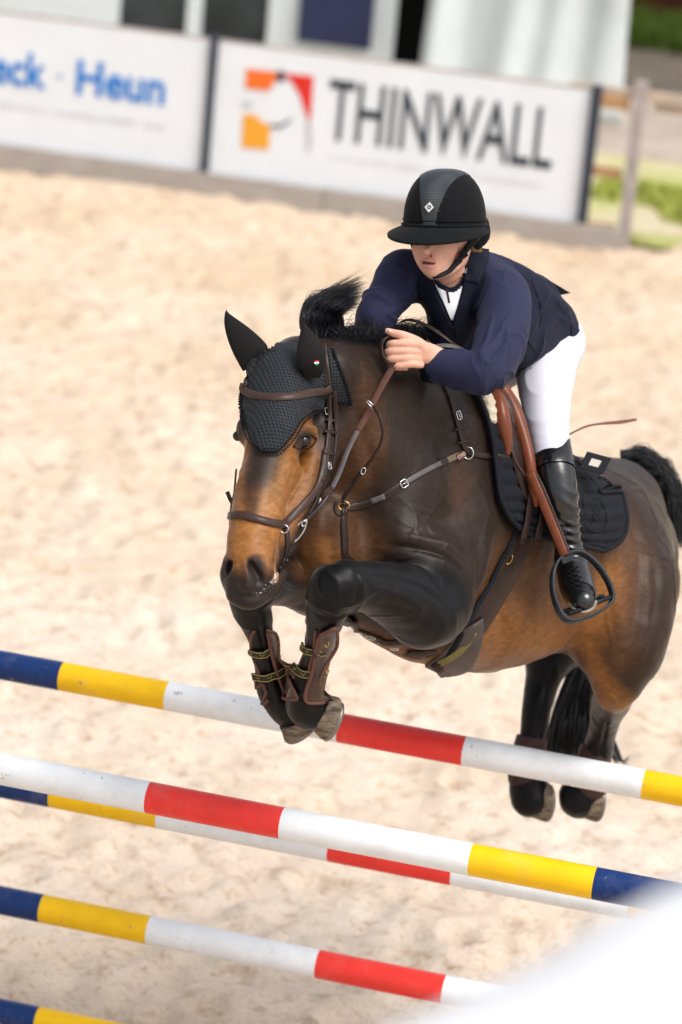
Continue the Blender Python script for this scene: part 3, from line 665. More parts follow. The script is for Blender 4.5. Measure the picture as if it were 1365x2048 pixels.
for uv, w, h, d0 in [
    ([(700, 795), (728, 865), (742, 940), (738, 1005)], .026, -.012, 10.05), ([(760, 770), (800, 850), (820, 930), (800, 1000)], .045, -.010, 10.25),
    ([(765, 1090), (820, 1096), (880, 1106), (922, 1134), (940, 1185)], .010, -.011, None), ([(790, 1072), (850, 1078), (905, 1092), (945, 1125)], .014, .008, None),
    ([(948, 1040), (962, 1130), (950, 1220)], .030, -.014, None), ([(905, 820), (880, 900), (900, 980), (945, 1030)], .030, -.010, None), ([(850, 760), (835, 850), (850, 930)], .022, .008, None),
    ([(664, 1148), (662, 1090), (674, 1030)], .016, -.010, 10.1), ([(640, 1030), (632, 1080), (640, 1130)], .020, .008, 10.1),
    ([(1165, 1000), (1198, 1080), (1200, 1170), (1165, 1262)], .026, -.014, None), ([(1140, 1130), (1160, 1190), (1150, 1250)], .020, .008, None),
    ([(1262, 1000), (1282, 1110), (1272, 1240), (1246, 1350)], .034, -.013, None), ([(1225, 1060), (1238, 1160), (1228, 1280)], .034, .009, None), ([(1305, 1080), (1316, 1180), (1298, 1290)], .022, -.008, None),
    ([(735, 1150), (790, 1158), (850, 1180), (895, 1215)], .011, -.007, 10.05), ([(760, 1205), (810, 1220), (860, 1250)], .012, -.006, 10.1), ([(740, 1172), (800, 1190), (850, 1218)], .013, .006, 10.05),
    ([(706, 1128), (716, 1165), (708, 1205)], .009, -.006, 9.85), ([(640, 1150), (648, 1185), (680, 1200)], .010, .005, 9.82), ([(632, 1225), (660, 1232), (690, 1222)], .009, -.006, 9.88),
    ([(658, 1240), (644, 1300), (630, 1350)], .006, -.006, 10.0), ([(514, 1230), (526, 1290), (538, 1350)], .006, -.005, 10.1), ([(590, 1385), (610, 1400), (632, 1398)], .008, -.006, 10.12),
    ([(1218, 1440), (1206, 1490), (1196, 1540)], .008, -.007, 11.5), ([(1100, 1350), (1088, 1410), (1078, 1470)], .010, -.008, 11.6), ([(1196, 1330), (1218, 1385), (1238, 1420)], .012, .006, None),
    ([(548, 1105), (556, 1135), (545, 1168), (524, 1189), (494, 1197)], .0045, -.006, 9.7), ([(528, 1100), (536, 1120), (530, 1150)], .006, .004, 9.66), ([(478, 1120), (484, 1150), (486, 1180)], .008, -.005, 9.65),
    ([(500, 1112), (512, 1108), (526, 1112)], .005, .004, 9.65), ([(496, 1185), (500, 1176), (498, 1165)], .004, -.003, 9.65), ([(508, 1188), (513, 1178)], .003, -.003, 9.65),
    ([(624, 930), (606, 965), (585, 1000), (566, 1030)], .005, .0035, 9.9), ([(636, 890), (640, 930), (628, 965)], .010, -.005, 9.95), ([(568, 910), (560, 960), (548, 1010)], .012, -.004, 9.8),
    ([(588, 850), (606, 843), (630, 850)], .005, -.003, 9.87), ([(586, 858), (606, 851), (632, 858)], .004, .003, 9.87), ([(592, 905), (612, 910), (632, 900)], .004, -.0025, 9.87),
    ([(880, 1000), (858, 1040), (872, 1070)], .005, .005, None), ([(820, 1010), (835, 1045), (820, 1080)], .005, .004, None), ([(700, 720), (706, 750), (700, 780)], .007, -.005, 10.05), ([(718, 715), (726, 748), (722, 775)], .007, -.005, 10.1),
    ([(1030, 1180), (1060, 1230), (1070, 1290)], .020, -.006, None), ([(1085, 1150), (1110, 1210), (1112, 1270)], .020, -.006, None), ([(985, 1200), (1010, 1250), (1015, 1300)], .02, -.006, None)]:
    carve(uv, w, h, d0)
HV = HV + hN * (DSP + musc * .022 * body_only + (vnoise3(HV * 12, 8) - .5) * .010 * body_only + (vnoise3(HV * 28, 9) - .5) * .003 + vein * .0042)[:, None]
horse = mesh_obj('horse', HV, HFc, M_coat)
ca = horse.data.color_attributes.new('coat', 'FLOAT_COLOR', 'POINT'); ca.data.foreach_set('color', np.hstack([col, np.ones((len(col), 1))]).astype(np.float32).ravel())
tag(horse, 'bay horse with black legs jumping over the striped poles', 'horse')
HB = BVHTree.FromPolygons([tuple(v) for v in HV.tolist()], HFc.tolist())
hN = vnormals(HV, HFc)

# hooves
M_hoof = mat('hoof', (.24, .185, .13), .7, [(60, .5, .004)], col2=(.06, .045, .035), vscale=22, stretch=(1, 1, 3)); M_shoe = mat('horseshoe', (.25, .22, .20), .4, metal=.8, vary=.3)
def hoof(c, ax, toe, r0, r1, h):
    ax = nrm(ax); toe = nrm(toe - ax * (toe @ ax)); sd = np.cross(ax, toe); n = 28; mb = MB(); V = []
    lv = [(0, r0 * .92), (.06, r0 * 1.04), (.2, r0 * 1.02), (.85, r1), (.96, r1 * .97), (1, r1 * .90)]
    for t, r in lv:
        for k in range(n):
            a = 2 * math.pi * k / n; q = .95 + .05 * math.cos(a)
            V.append(c + ax * (h * t * (.82 + .18 * math.cos(a)) ) + r * (toe * math.cos(a) * q * 1.06 + sd * math.sin(a)))
    Fc = [(i * n + k, i * n + (k + 1) % n, (i + 1) * n + (k + 1) % n, (i + 1) * n + k) for i in range(len(lv) - 1) for k in range(n)] + [tuple(range(n))[::-1], tuple((len(lv) - 1) * n + k for k in range(n))]
    o = mb.add(V, Fc).build('hoof', M_hoof, horse)
    pts = [c + ax * (h * (.83 + .19 * math.cos(a))) + r1 * .9 * (toe * math.cos(a) * (.98 + .08 * math.cos(a)) + sd * math.sin(a)) for a in np.linspace(-2.5, 2.5, 26)]
    MB().tube(pts, .0085, 6).build('horseshoe', M_shoe, o)
hoof(P(638, 1420, 10.19), cdir(.80, -.50, -.28), cdir(-.5, -.82, .2), .057, .066, .062)
hoof(P(592, 1436, 10.30), cdir(.45, -.80, -.35), cdir(-.7, -.45, .5), .053, .060, .045)
hoof(P(1166, 1595, 11.68), cdir(.90, -.22, -.30), cdir(-.2, -.95, .2), .062, .068, .062)
hoof(P(1066, 1595, 11.7), cdir(.90, -.22, -.30), cdir(-.2, -.95, .2), .062, .068, .062)
# eyes
M_eye = mat('eye', (.004, .0025, .002), .12, spec=.45); M_skin_d = mat('dark_skin', (.012, .008, .007), .4)
def horse_eye(u, v, d, r, sx, name='eye', depth=.60):
    p, n = hit(u, v, None, d); c = p - n * r * depth; k = 18; V = []
    for i in range(k + 1):
        for q in range(k):
            a, b = math.pi * i / k, 2 * math.pi * q / k; V.append(c + r * np.array([math.sin(a) * math.cos(b), math.sin(a) * math.sin(b), math.cos(a)]))
    MB().add(V, [(i * k + q, i * k + (q + 1) % k, (i + 1) * k + (q + 1) % k, (i + 1) * k + q) for i in range(k) for q in range(k)]).build(name, M_eye, horse)
    for pts, rr in ((((-1.15, .45), (-.6, -.35), (0, -.70), (.6, -.72), (1.0, -.35)), .0034), (((-1.15, .45), (-.5, .62), (.1, .58), (.7, .25), (1.0, -.35)), .0018)):
        q = []
        for x, y in pts:
            a, m_ = hit(u + x * 21 * sx, v + y * 21, None, d, .12); q.append(a + m_ * .002)
        MB().tube(catmull(q, 4), rr * (1 if sx == 1 else .8), 8).build('eyelid', M_skin_d, horse)
horse_eye(611, 885, 9.87, .0215, 1, depth=.45)
V = []; c = P(476, 872, 9.892)
for i in range(17):
    for q in range(16):
        a, b = math.pi * i / 16, 2 * math.pi * q / 16; V.append(c + .0150 * np.array([math.sin(a) * math.cos(b), math.sin(a) * math.sin(b), math.cos(a)]))
MB().add(V, [(i * 16 + q, i * 16 + (q + 1) % 16, (i + 1) * 16 + (q + 1) % 16, (i + 1) * 16 + q) for i in range(16) for q in range(16)]).build('eye', M_eye, horse)
# froth at the lips
M_froth = mat('froth', (.75, .74, .72), .35, [(300, .8, .003)])
mb = MB()
for _ in range(38):
    t = rng.random() ** 1.6; u = 553 + (505 - 553) * t + rng.normal() * 2.2; v = 1152 + 44 * t ** .8 + rng.normal() * 5 * (1 - t); p, n = hit(u, v, None, 9.7)
    r = rng.uniform(.0008, .0030) * (1.2 - t); a = [p + n * .002 + r * np.array(q) for q in ((1, 0, 0), (-1, 0, 0), (0, 1, 0), (0, -1, 0), (0, 0, 1), (0, 0, -1))]
    mb.add(a, [(0, 2, 4), (2, 1, 4), (1, 3, 4), (3, 0, 4), (2, 0, 5), (1, 2, 5), (3, 1, 5), (0, 3, 5)])
tag(mb.build('froth', M_froth, horse), kind='stuff')
# hair
M_hair = mat('black_hair', (.014, .0145, .018), .36, vary=.3, vscale=20, spec=.35)
def strands(name, roots, parent, r=.0011, n=3, seg=7, kind=None):
    """roots: list of control polylines"""
    V = []; Fc = []; k = 0
    for pl in roots:
        c = catmull(pl, 3); N = len(c); tan = nrm(np.gradient(c, axis=0)); a = nrm(np.cross(tan, rng.normal(size=3))); b = np.cross(tan, a)
        rr = r * rng.uniform(.6, 1.3) * (1 - .8 * np.linspace(0, 1, N) ** 2)[:, None]
        for q in range(n):
            th = 2 * math.pi * q / n; V.append(c + rr * (a * math.cos(th) + b * math.sin(th)))
        base = k + np.arange(n) * N
        for q in range(n):
            i = np.arange(N - 1); A_, B_ = base[q], base[(q + 1) % n]
            Fc.append(np.stack([A_ + i, B_ + i, B_ + i + 1, A_ + i + 1], 1))
        k += n * N
    return mesh_obj(name, np.vstack(V), np.vstack(Fc), M_hair, parent)
def jit(p, s): return p + rng.normal(size=3) * s
rs = []
for _ in range(2300):       # flying forelock / mane tuft above the poll
    t = rng.random(); s = rng.random()
    b = P(604 + 88 * t, 676 - 8 * t + rng.normal() * 4, 10.1 + .1 * t + rng.normal() * .03)
    m1 = P(602 + 80 * t + rng.normal() * 2, 636 - 6 * t + rng.normal() * 4, 10.08 + .1 * t + rng.normal() * .03)
    m2 = P(622 + 68 * t + rng.normal() * 3, 598 + 22 * t + rng.normal() * 5, 10.12 + rng.normal() * .03)
    e = P(705 + 14 * s + rng.normal() * 6, 562 + 44 * t + rng.normal() * 9, 10.16 + rng.normal() * .05)
    rs.append([b, m1, m2, m2 + (e - m2) * rng.uniform(.3, 1.2) + rng.normal(size=3) * .007])
for _ in range(3000):       # mane along the crest
    t = rng.random() ** .9; u = 640 + 210 * t; top = 690 + 5 * math.sin(t * 3) - 10 * t; D = 10.1 + .42 * t
    p = P(u, top + rng.uniform(0, 22), D + rng.normal() * .035)
    h = rng.uniform(14, 40) * (1 if t < .85 else .8); w = rng.normal() * 5
    rs.append([p, P(u + w * .5 + 3, top - h * .6, D + rng.normal() * .04), P(u + w + 14, top - h * .9 + rng.normal() * 4, D + rng.normal() * .05), P(u + w * 1.5 + 26, top - h * .6 + rng.uniform(0, 26), D - .02 + rng.normal() * .06)])
for _ in range(160):         # loose curls
    t = rng.uniform(.1, 1.0); u = 660 + 200 * t; D = 10.15 + .4 * t; L_ = rng.uniform(25, 55)
    rs.append([P(u, 676, D), P(u + L_ * .3 + rng.normal() * 6, 650 + rng.normal() * 5, D), P(u + L_ * .9, 650 + rng.normal() * 10, D - .02), P(u + L_ * 1.1, 672 + rng.normal() * 12, D - .03)])
strands('mane', rs, horse, .0008)
rs = []
for _ in range(3000):        # tail streaming up behind the croup and falling
    t = rng.random(); b = P(1240 + 75 * t, 908 + 58 * t + rng.normal() * 4, 12.02 + rng.normal() * .04)
    dx = rng.normal(); L_ = rng.random()
    m1 = P(1290 + 50 * t + dx * 5, 908 + 54 * t + rng.normal() * 7, 12.06 + rng.normal() * .05)
    m2 = P(1335 + 10 * t + dx * 8, 958 + 60 * t + rng.normal() * 10, 12.12 + rng.normal() * .06)
    e = P(1350 + dx * 15 + 14 * L_, 1010 + 75 * L_ + 20 * t, 12.14 + rng.normal() * .07)
    rs.append([b, m1, m2, e])
for _ in range(2300):        # the long fall seen between the hind legs
    t = rng.random(); dx = rng.uniform(-1, 1)
    b = P(1185 + 25 * dx, 1300 + rng.normal() * 8, 12.0 + rng.normal() * .04); m = P(1155 + 34 * dx, 1380, 12.0 + rng.normal() * .05)
    m2 = P(1142 + 44 * dx, 1450, 12.0 + rng.normal() * .05); e = P(1136 + 50 * dx, 1500 + rng.uniform(-20, 50), 12.0 + rng.normal() * .05)
    rs.append([b, m, m2, e])
for _ in range(260):      # feathery outer edge of the tail
    t = rng.random(); rs.append([P(1280 + 60 * t, 915 + 70 * t, 12.05), P(1300 + 60 * t + rng.normal() * 8, 915 + 80 * t + rng.normal() * 8, 12.08), P(1325 + 45 * t + rng.uniform(0, 16), 925 + 110 * t + rng.normal() * 12, 12.1), P(1340 + 30 * t + rng.uniform(0, 26), 960 + 120 * t + rng.uniform(0, 40), 12.1)])
for _ in range(50):
    dx = rng.uniform(0, 1); rs.append([P(1210, 1440, 12.0), P(1215 + 20 * dx, 1490, 12.0), P(1222 + 30 * dx, 1510 + 20 * dx, 12.0), P(1232 + 30 * dx, 1530 - 20 * dx, 12.0)])
    
strands('tail', rs, horse, .0015)
rs = []
for _ in range(140):        # whiskers on the chin
    u, v = 545 + rng.uniform(-15, 25), 1165 + rng.uniform(-8, 16); p = P(u, v, 9.78); rs.append([p, P(u + rng.uniform(4, 18), v + rng.uniform(2, 16), 9.78), P(u + rng.uniform(10, 34), v + rng.uniform(0, 26), 9.78)])
strands('whiskers', rs, horse, .0006)
# ------------------------------------------------------------------ rider
person = empty('person', P(1090, 800, 10.95), 'rider in dark navy jacket, white breeches and black helmet crouched over the jumping horse', 'person')
FWD = cdir(-.36, -.12, .93); RT = nrm(np.cross(FWD, cdir(.06, 1, .0))) * -1; UPH = nrm(np.cross(FWD, RT)) 
if UPH @ U_ < 0: UPH = -UPH
if RT @ R_ < 0: RT = -RT
pf = Field(.0032)
pf.ell(890, 448, 10.36, (.074, .100, .095), axes=[RT, UPH, FWD], k=.02)
pf.ell(874, 492, 10.285, (.062, .058, .058), axes=[RT, UPH, FWD], k=.02)
pf.chain([(872, 500, 10.275, 36), (869, 525, 10.26, 28), (867, 541, 10.250, 15)], k=.02, sub=4)
pf.chain([(926, 500, 10.37, 16), (920, 520, 10.34, 14), (898, 540, 10.29, 12), (872, 545, 10.250, 11)], k=.018, sub=4)
pf.chain([(838, 498, 10.28, 14), (845, 522, 10.27, 12), (862, 543, 10.255, 10)], k=.015, sub=3)
pf.chain([(866, 478, 10.232, 6), (860, 492, 10.215, 6.5), (854, 503, 10.203, 7.5)], k=.007, sub=3)
pf.ell(849, 507, 10.229, (.0065, .0055, .006), k=.005); pf.ell(865, 509, 10.226, (.0065, .0055, .006), k=.005)
pf.ell(850, 510, 10.219, (.003, .002, .004), k=.002, op=1); pf.ell(862, 511.5, 10.217, (.003, .002, .004), k=.002, op=1)
pf.chain([(845, 523, 10.243, 2.6), (853, 520.5, 10.227, 3.8), (860, 521.5, 10.222, 4.0), (868, 522.5, 10.228, 3.8), (879, 528, 10.246, 2.4)], k=.004, sub=3)
pf.chain([(847, 527, 10.243, 2.6), (855, 531, 10.229, 4.4), (864, 532.5, 10.227, 4.6), (874, 531, 10.238, 3.2)], k=.004, sub=3)
pf.chain([(848, 525, 10.233, 1.3), (856, 526, 10.217, 2.1), (865, 527, 10.217, 2.2), (875, 528, 10.231, 1.4)], k=.0025, sub=3, op=1)
pf.chain([(930, 482, 10.40, 9), (936, 492, 10.40, 8), (931, 503, 10.39, 6)], k=.006, sub=2)     # ear
pf.chain([(905, 540, 10.40, 36), (915, 570, 10.44, 36), (925, 600, 10.5, 50)], k=.02, sub=4)      # neck
JT = [([(815, 548, 10.46, 44), (895, 560, 10.44, 52), (1000, 590, 10.46, 54)], .05),
      ([(900, 585, 10.46, 52), (935, 625, 10.52, 66), (1000, 665, 10.68, 72), (1075, 690, 10.92, 72)], .05)]
ARM_R = [(1004, 596, 10.40, 56), (1008, 650, 10.27, 53), (990, 712, 10.14, 48), (966, 742, 10.09, 43), (925, 741, 10.11, 38), (878, 728, 10.15, 34)]
ARM_L = [(806, 548, 10.46, 47), (776, 592, 10.38, 41), (752, 636, 10.33, 38), (742, 680, 10.36, 35), (752, 720, 10.42, 30)]
sc_ = lambda pts, q: [(u, v, D, r * q) for u, v, D, r in pts]
for p_, k in JT: pf.chain(sc_(p_, .82), k=k)
for p_ in (ARM_R, ARM_L): pf.chain(sc_(p_[:-1], .72) + [(*p_[-1][:3], 21)], k=.02)
LEG = [(1098, 690, 10.95, 66), (1092, 752, 10.80, 57), (1094, 820, 10.67, 47), (1100, 880, 10.57, 39), (1108, 925, 10.52, 37), (1118, 990, 10.50, 32), (1132, 1060, 10.53, 23), (1140, 1110, 10.55, 21), (1150, 1160, 10.48, 22), (1164, 1200, 10.40, 18)]
pf.chain(sc_(LEG, .8), k=.02)
# hand holding the reins
pf.chain([(900, 728, 10.14, 22), (872, 714, 10.13, 22), (848, 706, 10.115, 23), (826, 703, 10.105, 20)], k=.012, sub=4, flat=(cdir(0, .2, 1), 1.25))
for v0, v1, x0, x1, r in ((689, 688, 826, 788, 8.6), (703, 703, 824, 784, 8.6), (717, 718, 824, 785, 8.2), (729, 732, 828, 794, 7.2)):
    pf.chain([(x0 + 14, v0 + 1, 10.095, r), (x0 - 4, v0 - 1, 10.072, r * 1.06), ((x0 + x1) / 2 - 6, v1 - 1, 10.066, r * .94), (x1 - 2, v1, 10.072, r), (x1 - 8, v1 + 2, 10.095, r * .92), (x1 + 4, v1 + 3, 10.115, r * .85), (x1 + 18, v1 + 4, 10.112, r * .8)], k=.0022, sub=3)
pf.chain([(852, 700, 10.105, 14), (832, 684, 10.088, 12), (808, 672, 10.078, 9.6), (790, 667, 10.082, 8.2), (776, 662, 10.088, 6.2)], k=.006, sub=4)
# far hand, on the other side of the neck
HR_ = P(768, 735, 10.5)
for dv in (0, 13, 26, 38):
    pf.chain([(764, 728 + dv, 10.50, 9), (750, 727 + dv, 10.53, 9), (738, 729 + dv, 10.56, 8.5), (744, 732 + dv, 10.59, 8)], k=.004, sub=2)
pf.chain([(752, 720, 10.44, 24), (768, 745, 10.5, 24)], k=.01, sub=3); pf.chain([(765, 722, 10.48, 10), (748, 712, 10.50, 9), (738, 712, 10.52, 7)], k=.006, sub=2)
PV, PF = pf.run(); PV = relax(PV, PF, 2, .45)
def w_at(V, pts, fall=1.0):
    a = catmull(np.array([list(P(u, v, D)) + [PX(r, D)] for u, v, D, r in pts]), 4); w = np.zeros(len(V))
    for q in a: w = np.maximum(w, np.clip((1.5 - np.linalg.norm(V - q[:3], axis=1) / q[3]) / fall, 0, 1))
    return w[:, None]
sk = np.tile(np.array([.62, .34, .25]), (len(PV), 1)); sk *= (.94 + .12 * vnoise3(PV * 60, 5))[:, None]
def sp_(w, c, st): 
    global sk
    sk = sk * (1 - w * st) + np.array(c) * w * st
sp_(w_at(PV, [(852, 503, 10.215, 9), (860, 510, 10.22, 8)]), (.62, .22, .16), .45)
sp_(w_at(PV, [(895, 505, 10.27, 18), (890, 515, 10.27, 16)]), (.62, .24, .17), .35); sp_(w_at(PV, [(868, 543, 10.25, 10)]), (.62, .25, .18), .35)
sp_(w_at(PV, [(845, 523, 10.243, 5), (853, 521, 10.228, 6), (861, 521.5, 10.222, 6), (869, 523, 10.228, 6), (878, 527, 10.244, 5)], .7), (.50, .19, .155), .7)
sp_(w_at(PV, [(847, 529, 10.240, 5), (856, 532, 10.229, 6.5), (865, 533, 10.227, 6.5), (875, 531, 10.238, 5)], .7), (.54, .22, .18), .65)
sp_(w_at(PV, [(847, 525.3, 10.236, 2.6), (856, 526.2, 10.224, 3), (865, 527, 10.224, 3), (876, 528, 10.236, 2.6)], .5), (.05, .015, .015), .95)  # dark of the open mouth painted into the skin colour
sp_(w_at(PV, [(849.5, 510.5, 10.222, 2.6)], .7), (.12, .03, .02), .9); sp_(w_at(PV, [(862.5, 512, 10.220, 2.6)], .7), (.12, .03, .02), .9)  # shade inside the nostrils painted into the skin colour
sp_(w_at(PV, [(870, 500, 10.235, 5), (873, 510, 10.24, 5)], .9), (.46, .20, .14), .5); sp_(w_at(PV, [(856, 540, 10.245, 6), (868, 539, 10.243, 6)], .9), (.48, .22, .16), .35)
for v in (696, 710, 723.5): sp_(w_at(PV, [(784, v, 10.072, 2.4), (800, v, 10.07, 2.4), (816, v, 10.075, 2.2)], .6), (.22, .06, .04), .8)  # shade in the finger gaps painted into the skin colour
sp_(w_at(PV, [(790, 677, 10.08, 3), (812, 682, 10.075, 3), (832, 690, 10.08, 3)], .6), (.28, .08, .05), .6)  # shade below the thumb, likewise painted into the skin
for v in (689, 703, 717, 729): sp_(w_at(PV, [(822, v, 10.075, 7)]), (.60, .25, .18), .35); sp_(w_at(PV, [(790, v, 10.07, 6)]), (.60, .25, .18), .3)
M_skin = mat('skin', (.6, .34, .25), .5, [(420, .10, .001), (90, .06, .002)], attr='skin', vary=.06, vscale=60, subsurf=.25)
pb = mesh_obj('body', PV, PF, M_skin, person)
ca = pb.data.color_attributes.new('skin', 'FLOAT_COLOR', 'POINT'); ca.data.foreach_set('color', np.hstack([sk, np.ones((len(sk), 1))]).astype(np.float32).ravel())
BB = BVHTree.FromPolygons([tuple(v) for v in PV.tolist()], PF.tolist())
# finger nails, teeth, eyes
M_nail = mat('nail', (.66, .42, .36), .3); mb = MB()
p, n = hit(780, 662, BB, 10.09); mb = MB(); mb.box(p + n * .0006, [cdir(1, .2, 0), nrm(np.cross(n, cdir(1, .2, 0))), n], (.006, .0042, .0008)); mb.build('nail', M_nail, person)
MB().box(P(861, 526.5, 10.232), [RT, UPH, FWD], (.012, .0022, .002)).build('teeth', mat('teeth', (.72, .68, .62), .3), person)
M_eyew = mat('eye_white', (.7, .68, .66), .15); M_iris = mat('iris', (.05, .09, .12), .1)
for u, v, D in ((846, 474, 10.252), (883, 476, 10.262)):
    c = P(u, v, D + .008); n = 14; V = [c + .0115 * (RT * math.sin(a) * math.cos(b) + UPH * math.sin(a) * math.sin(b) + FWD * math.cos(a)) for a in np.linspace(0, math.pi, n) for b in np.linspace(0, 2 * math.pi, n, endpoint=False)]
    e = MB().add(V, [(i * n + k, i * n + (k + 1) % n, (i + 1) * n + (k + 1) % n, (i + 1) * n + k) for i in range(n - 1) for k in range(n)], 0)
    e.fm = [1 if q < 3 * n else 0 for q in range(len(e.f))]; e.build('eye', None, person, True, [M_eyew, M_iris])
M_strand = mat('light_brown_hair', (.12, .065, .03), .5)

# ---- jacket
jf = Field(.0042)
jf.chain([(812, 548, 10.45, 46), (895, 556, 10.43, 56), (1000, 588, 10.45, 58)], k=.05, sub=6)
jf.chain([(905, 580, 10.45, 58), (940, 622, 10.51, 80), (1000, 655, 10.68, 84), (1060, 672, 10.88, 78), (1088, 678, 10.98, 72)], k=.05, sub=6)
jf.chain([(895, 620, 10.40, 36), (905, 670, 10.46, 44), (935, 700, 10.5, 46)], k=.05, sub=4)
jf.chain([(940, 530, 10.5, 38), (1000, 560, 10.58, 48), (1060, 600, 10.75, 52), (1100, 640, 10.92, 48)], k=.05, sub=5)
jf.chain(sc_(ARM_R[:-1], 1.03) + [(872, 730, 10.15, 36)], k=.022, sub=6)
jf.chain(sc_(ARM_L[:-1], 1.03), k=.03, sub=6)
jf.chain([(1040, 705, 10.86, 44), (1100, 690, 10.94, 58)], k=.04, sub=3)
jf.ell(866, 728, 10.15, (.02, .052, .045), axes=[cdir(.9, -.25, .1), cdir(.25, .9, 0), -F_], k=.006, op=1) if False else None
# hollow the neck opening and the cuff
jf.chain([(876, 520, 10.33, 30), (900, 545, 10.37, 30), (903, 570, 10.38, 22), (904, 600, 10.37, 12)], k=.01, sub=4, op=1)
JV, JF = jf.run(); JV = relax(JV, JF, 5, .5); jn = vnormals(JV, JF)
u_, v_, z_ = proj(JV)
def folds(V, N, spec):
    """soft cloth folds: each is a point, a direction the folds run across, wavelength, reach, height"""
    d = np.zeros(len(V))
    for (u, v, D), dr, wl, rad, am in spec:
        c = P(u, v, D); q = (V - c) @ nrm(dr); w = np.exp(-(np.linalg.norm(V - c, axis=1) / rad) ** 2)
        ph = vnoise3(V * 9, 21) * 5; s = np.sin(q / wl * 2 * math.pi + ph); d += w * am * (np.abs(s) ** .8 * np.sign(s))
    return d
vwp = JV + (np.stack([vnoise3(JV * 8, q) for q in (51, 52, 53)], 1) - .5) * .10
def ridged(sc, sd, ax, st):
    q = vwp + np.outer(vwp @ nrm(ax), nrm(ax)) * (st - 1); r = 1 - np.abs(vnoise3(q * sc, sd) - .5) * 2; return r ** 4
def near(u, v, D, rad): return np.exp(-(np.linalg.norm(JV - P(u, v, D), axis=1) / rad) ** 2)
fd = ridged(13, 61, R_ * .8 - U_ * .45, 2.6) * (.016 * near(975, 745, 10.1, .10) + .013 * near(1000, 690, 10.15, .08)) \
   + ridged(11, 62, R_, 1.8) * .009 * near(920, 745, 10.1, .08) + ridged(12, 63, R_ * .4 - U_, 2.4) * (.014 * near(765, 600, 10.35, .10) + .013 * near(820, 560, 10.42, .08)) \
   + ridged(9, 64, R_ * .5 - U_ * .9, 2.2) * (.018 * near(1060, 650, 10.8, .16) + .015 * near(905, 680, 10.42, .10) + .007 * near(960, 550, 10.5, .08)) + ridged(10, 65, R_ + U_ * .4, 2) * .014 * near(1005, 600, 10.4, .08)
fd -= fd.mean()
JV = JV + jn * (fd + (vnoise3(JV * 14, 12) - .5) * .004)[:, None]
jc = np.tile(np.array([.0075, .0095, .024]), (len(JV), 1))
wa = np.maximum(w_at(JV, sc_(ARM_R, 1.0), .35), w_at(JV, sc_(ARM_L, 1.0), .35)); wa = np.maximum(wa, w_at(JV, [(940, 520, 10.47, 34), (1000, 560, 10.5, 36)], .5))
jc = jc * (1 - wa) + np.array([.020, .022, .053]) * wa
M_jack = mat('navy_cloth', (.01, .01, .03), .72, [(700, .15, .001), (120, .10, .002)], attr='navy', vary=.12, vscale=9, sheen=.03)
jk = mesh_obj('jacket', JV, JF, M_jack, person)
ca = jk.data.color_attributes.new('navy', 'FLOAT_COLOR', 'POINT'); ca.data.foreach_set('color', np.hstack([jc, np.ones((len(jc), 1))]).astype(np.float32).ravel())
JB = BVHTree.FromPolygons([tuple(v) for v in JV.tolist()], JF.tolist())
M_navy2 = mat('navy_lapel', (.0045, .0055, .014), .7, [(700, .15, .001)], vary=.1); M_shirt = mat('white_shirt', (.78, .78, .80), .7, [(500, .15, .001)], vary=.03)

def patch(name, lc, rc, n, m_, off, thick, mt, parent, bvh=None, d0=None, disp=None, smooth_it=3, tol=.5):
    """cloth or leather laid over a surface between two edge curves given in the picture"""
    A = catmull(lc, max(1, int(n / (len(lc) - 1)))); Bc = catmull(rc, max(1, int(n / (len(rc) - 1))))
    t = np.linspace(0, 1, n + 1); ia = np.linspace(0, 1, len(A)); ib = np.linspace(0, 1, len(Bc))
    A = np.stack([np.interp(t, ia, A[:, q]) for q in range(2)], 1); Bc = np.stack([np.interp(t, ib, Bc[:, q]) for q in range(2)], 1)
    Pp = np.zeros((n + 1, m_ + 1, 3)); Nn = np.zeros_like(Pp)
    for i in range(n + 1):
        for j in range(m_ + 1):
            u, v = A[i] + (Bc[i] - A[i]) * j / m_; dd = d0(u, v) if callable(d0) else d0
            Pp[i, j], Nn[i, j] = hit(u, v, bvh, dd, tol)
    for _ in range(smooth_it):
        Q = Nn.copy(); Q[1:-1] += Nn[2:] + Nn[:-2]; Q[:, 1:-1] += Nn[:, 2:] + Nn[:, :-2]; Nn = nrm(Q)
        Q = Pp.copy(); Q[1:-1, 1:-1] = (Pp[2:, 1:-1] + Pp[:-2, 1:-1] + Pp[1:-1, 2:] + Pp[1:-1, :-2]) / 4
        up = ((Q - Pp) * Nn).sum(-1, keepdims=True); Pp = Pp + Nn * up
    o_ = off if not callable(off) else np.array([[off(i / n, j / m_) for j in range(m_ + 1)] for i in range(n + 1)])[..., None]
    dsp = 0 if disp is None else np.array([[disp(i / n, j / m_) for j in range(m_ + 1)] for i in range(n + 1)])[..., None]
    top = Pp + Nn * (o_ + thick + dsp); bot = Pp + Nn * (o_ - .001)
    w = m_ + 1; K = (n + 1) * w; idx = np.arange(K).reshape(n + 1, w)
    f = np.stack([idx[:-1, :-1], idx[:-1, 1:], idx[1:, 1:], idx[1:, :-1]], -1).reshape(-1, 4)
    rim = list(idx[0, :]) + list(idx[1:, -1]) + list(idx[-1, -2::-1]) + list(idx[-2:0:-1, 0]); rim = np.array(rim); r2 = np.roll(rim, -1)
    fs = np.vstack([f, f[:, ::-1] + K, np.stack([r2, rim, rim + K, r2 + K], 1)])
    o = mesh_obj(name, np.vstack([top.reshape(-1, 3), bot.reshape(-1, 3)]), fs, mt, parent)
    bm = bmesh.new(); bm.from_mesh(o.data); bmesh.ops.recalc_face_normals(bm, faces=bm.faces); bm.to_mesh(o.data); bm.free()
    return o, top, Nn
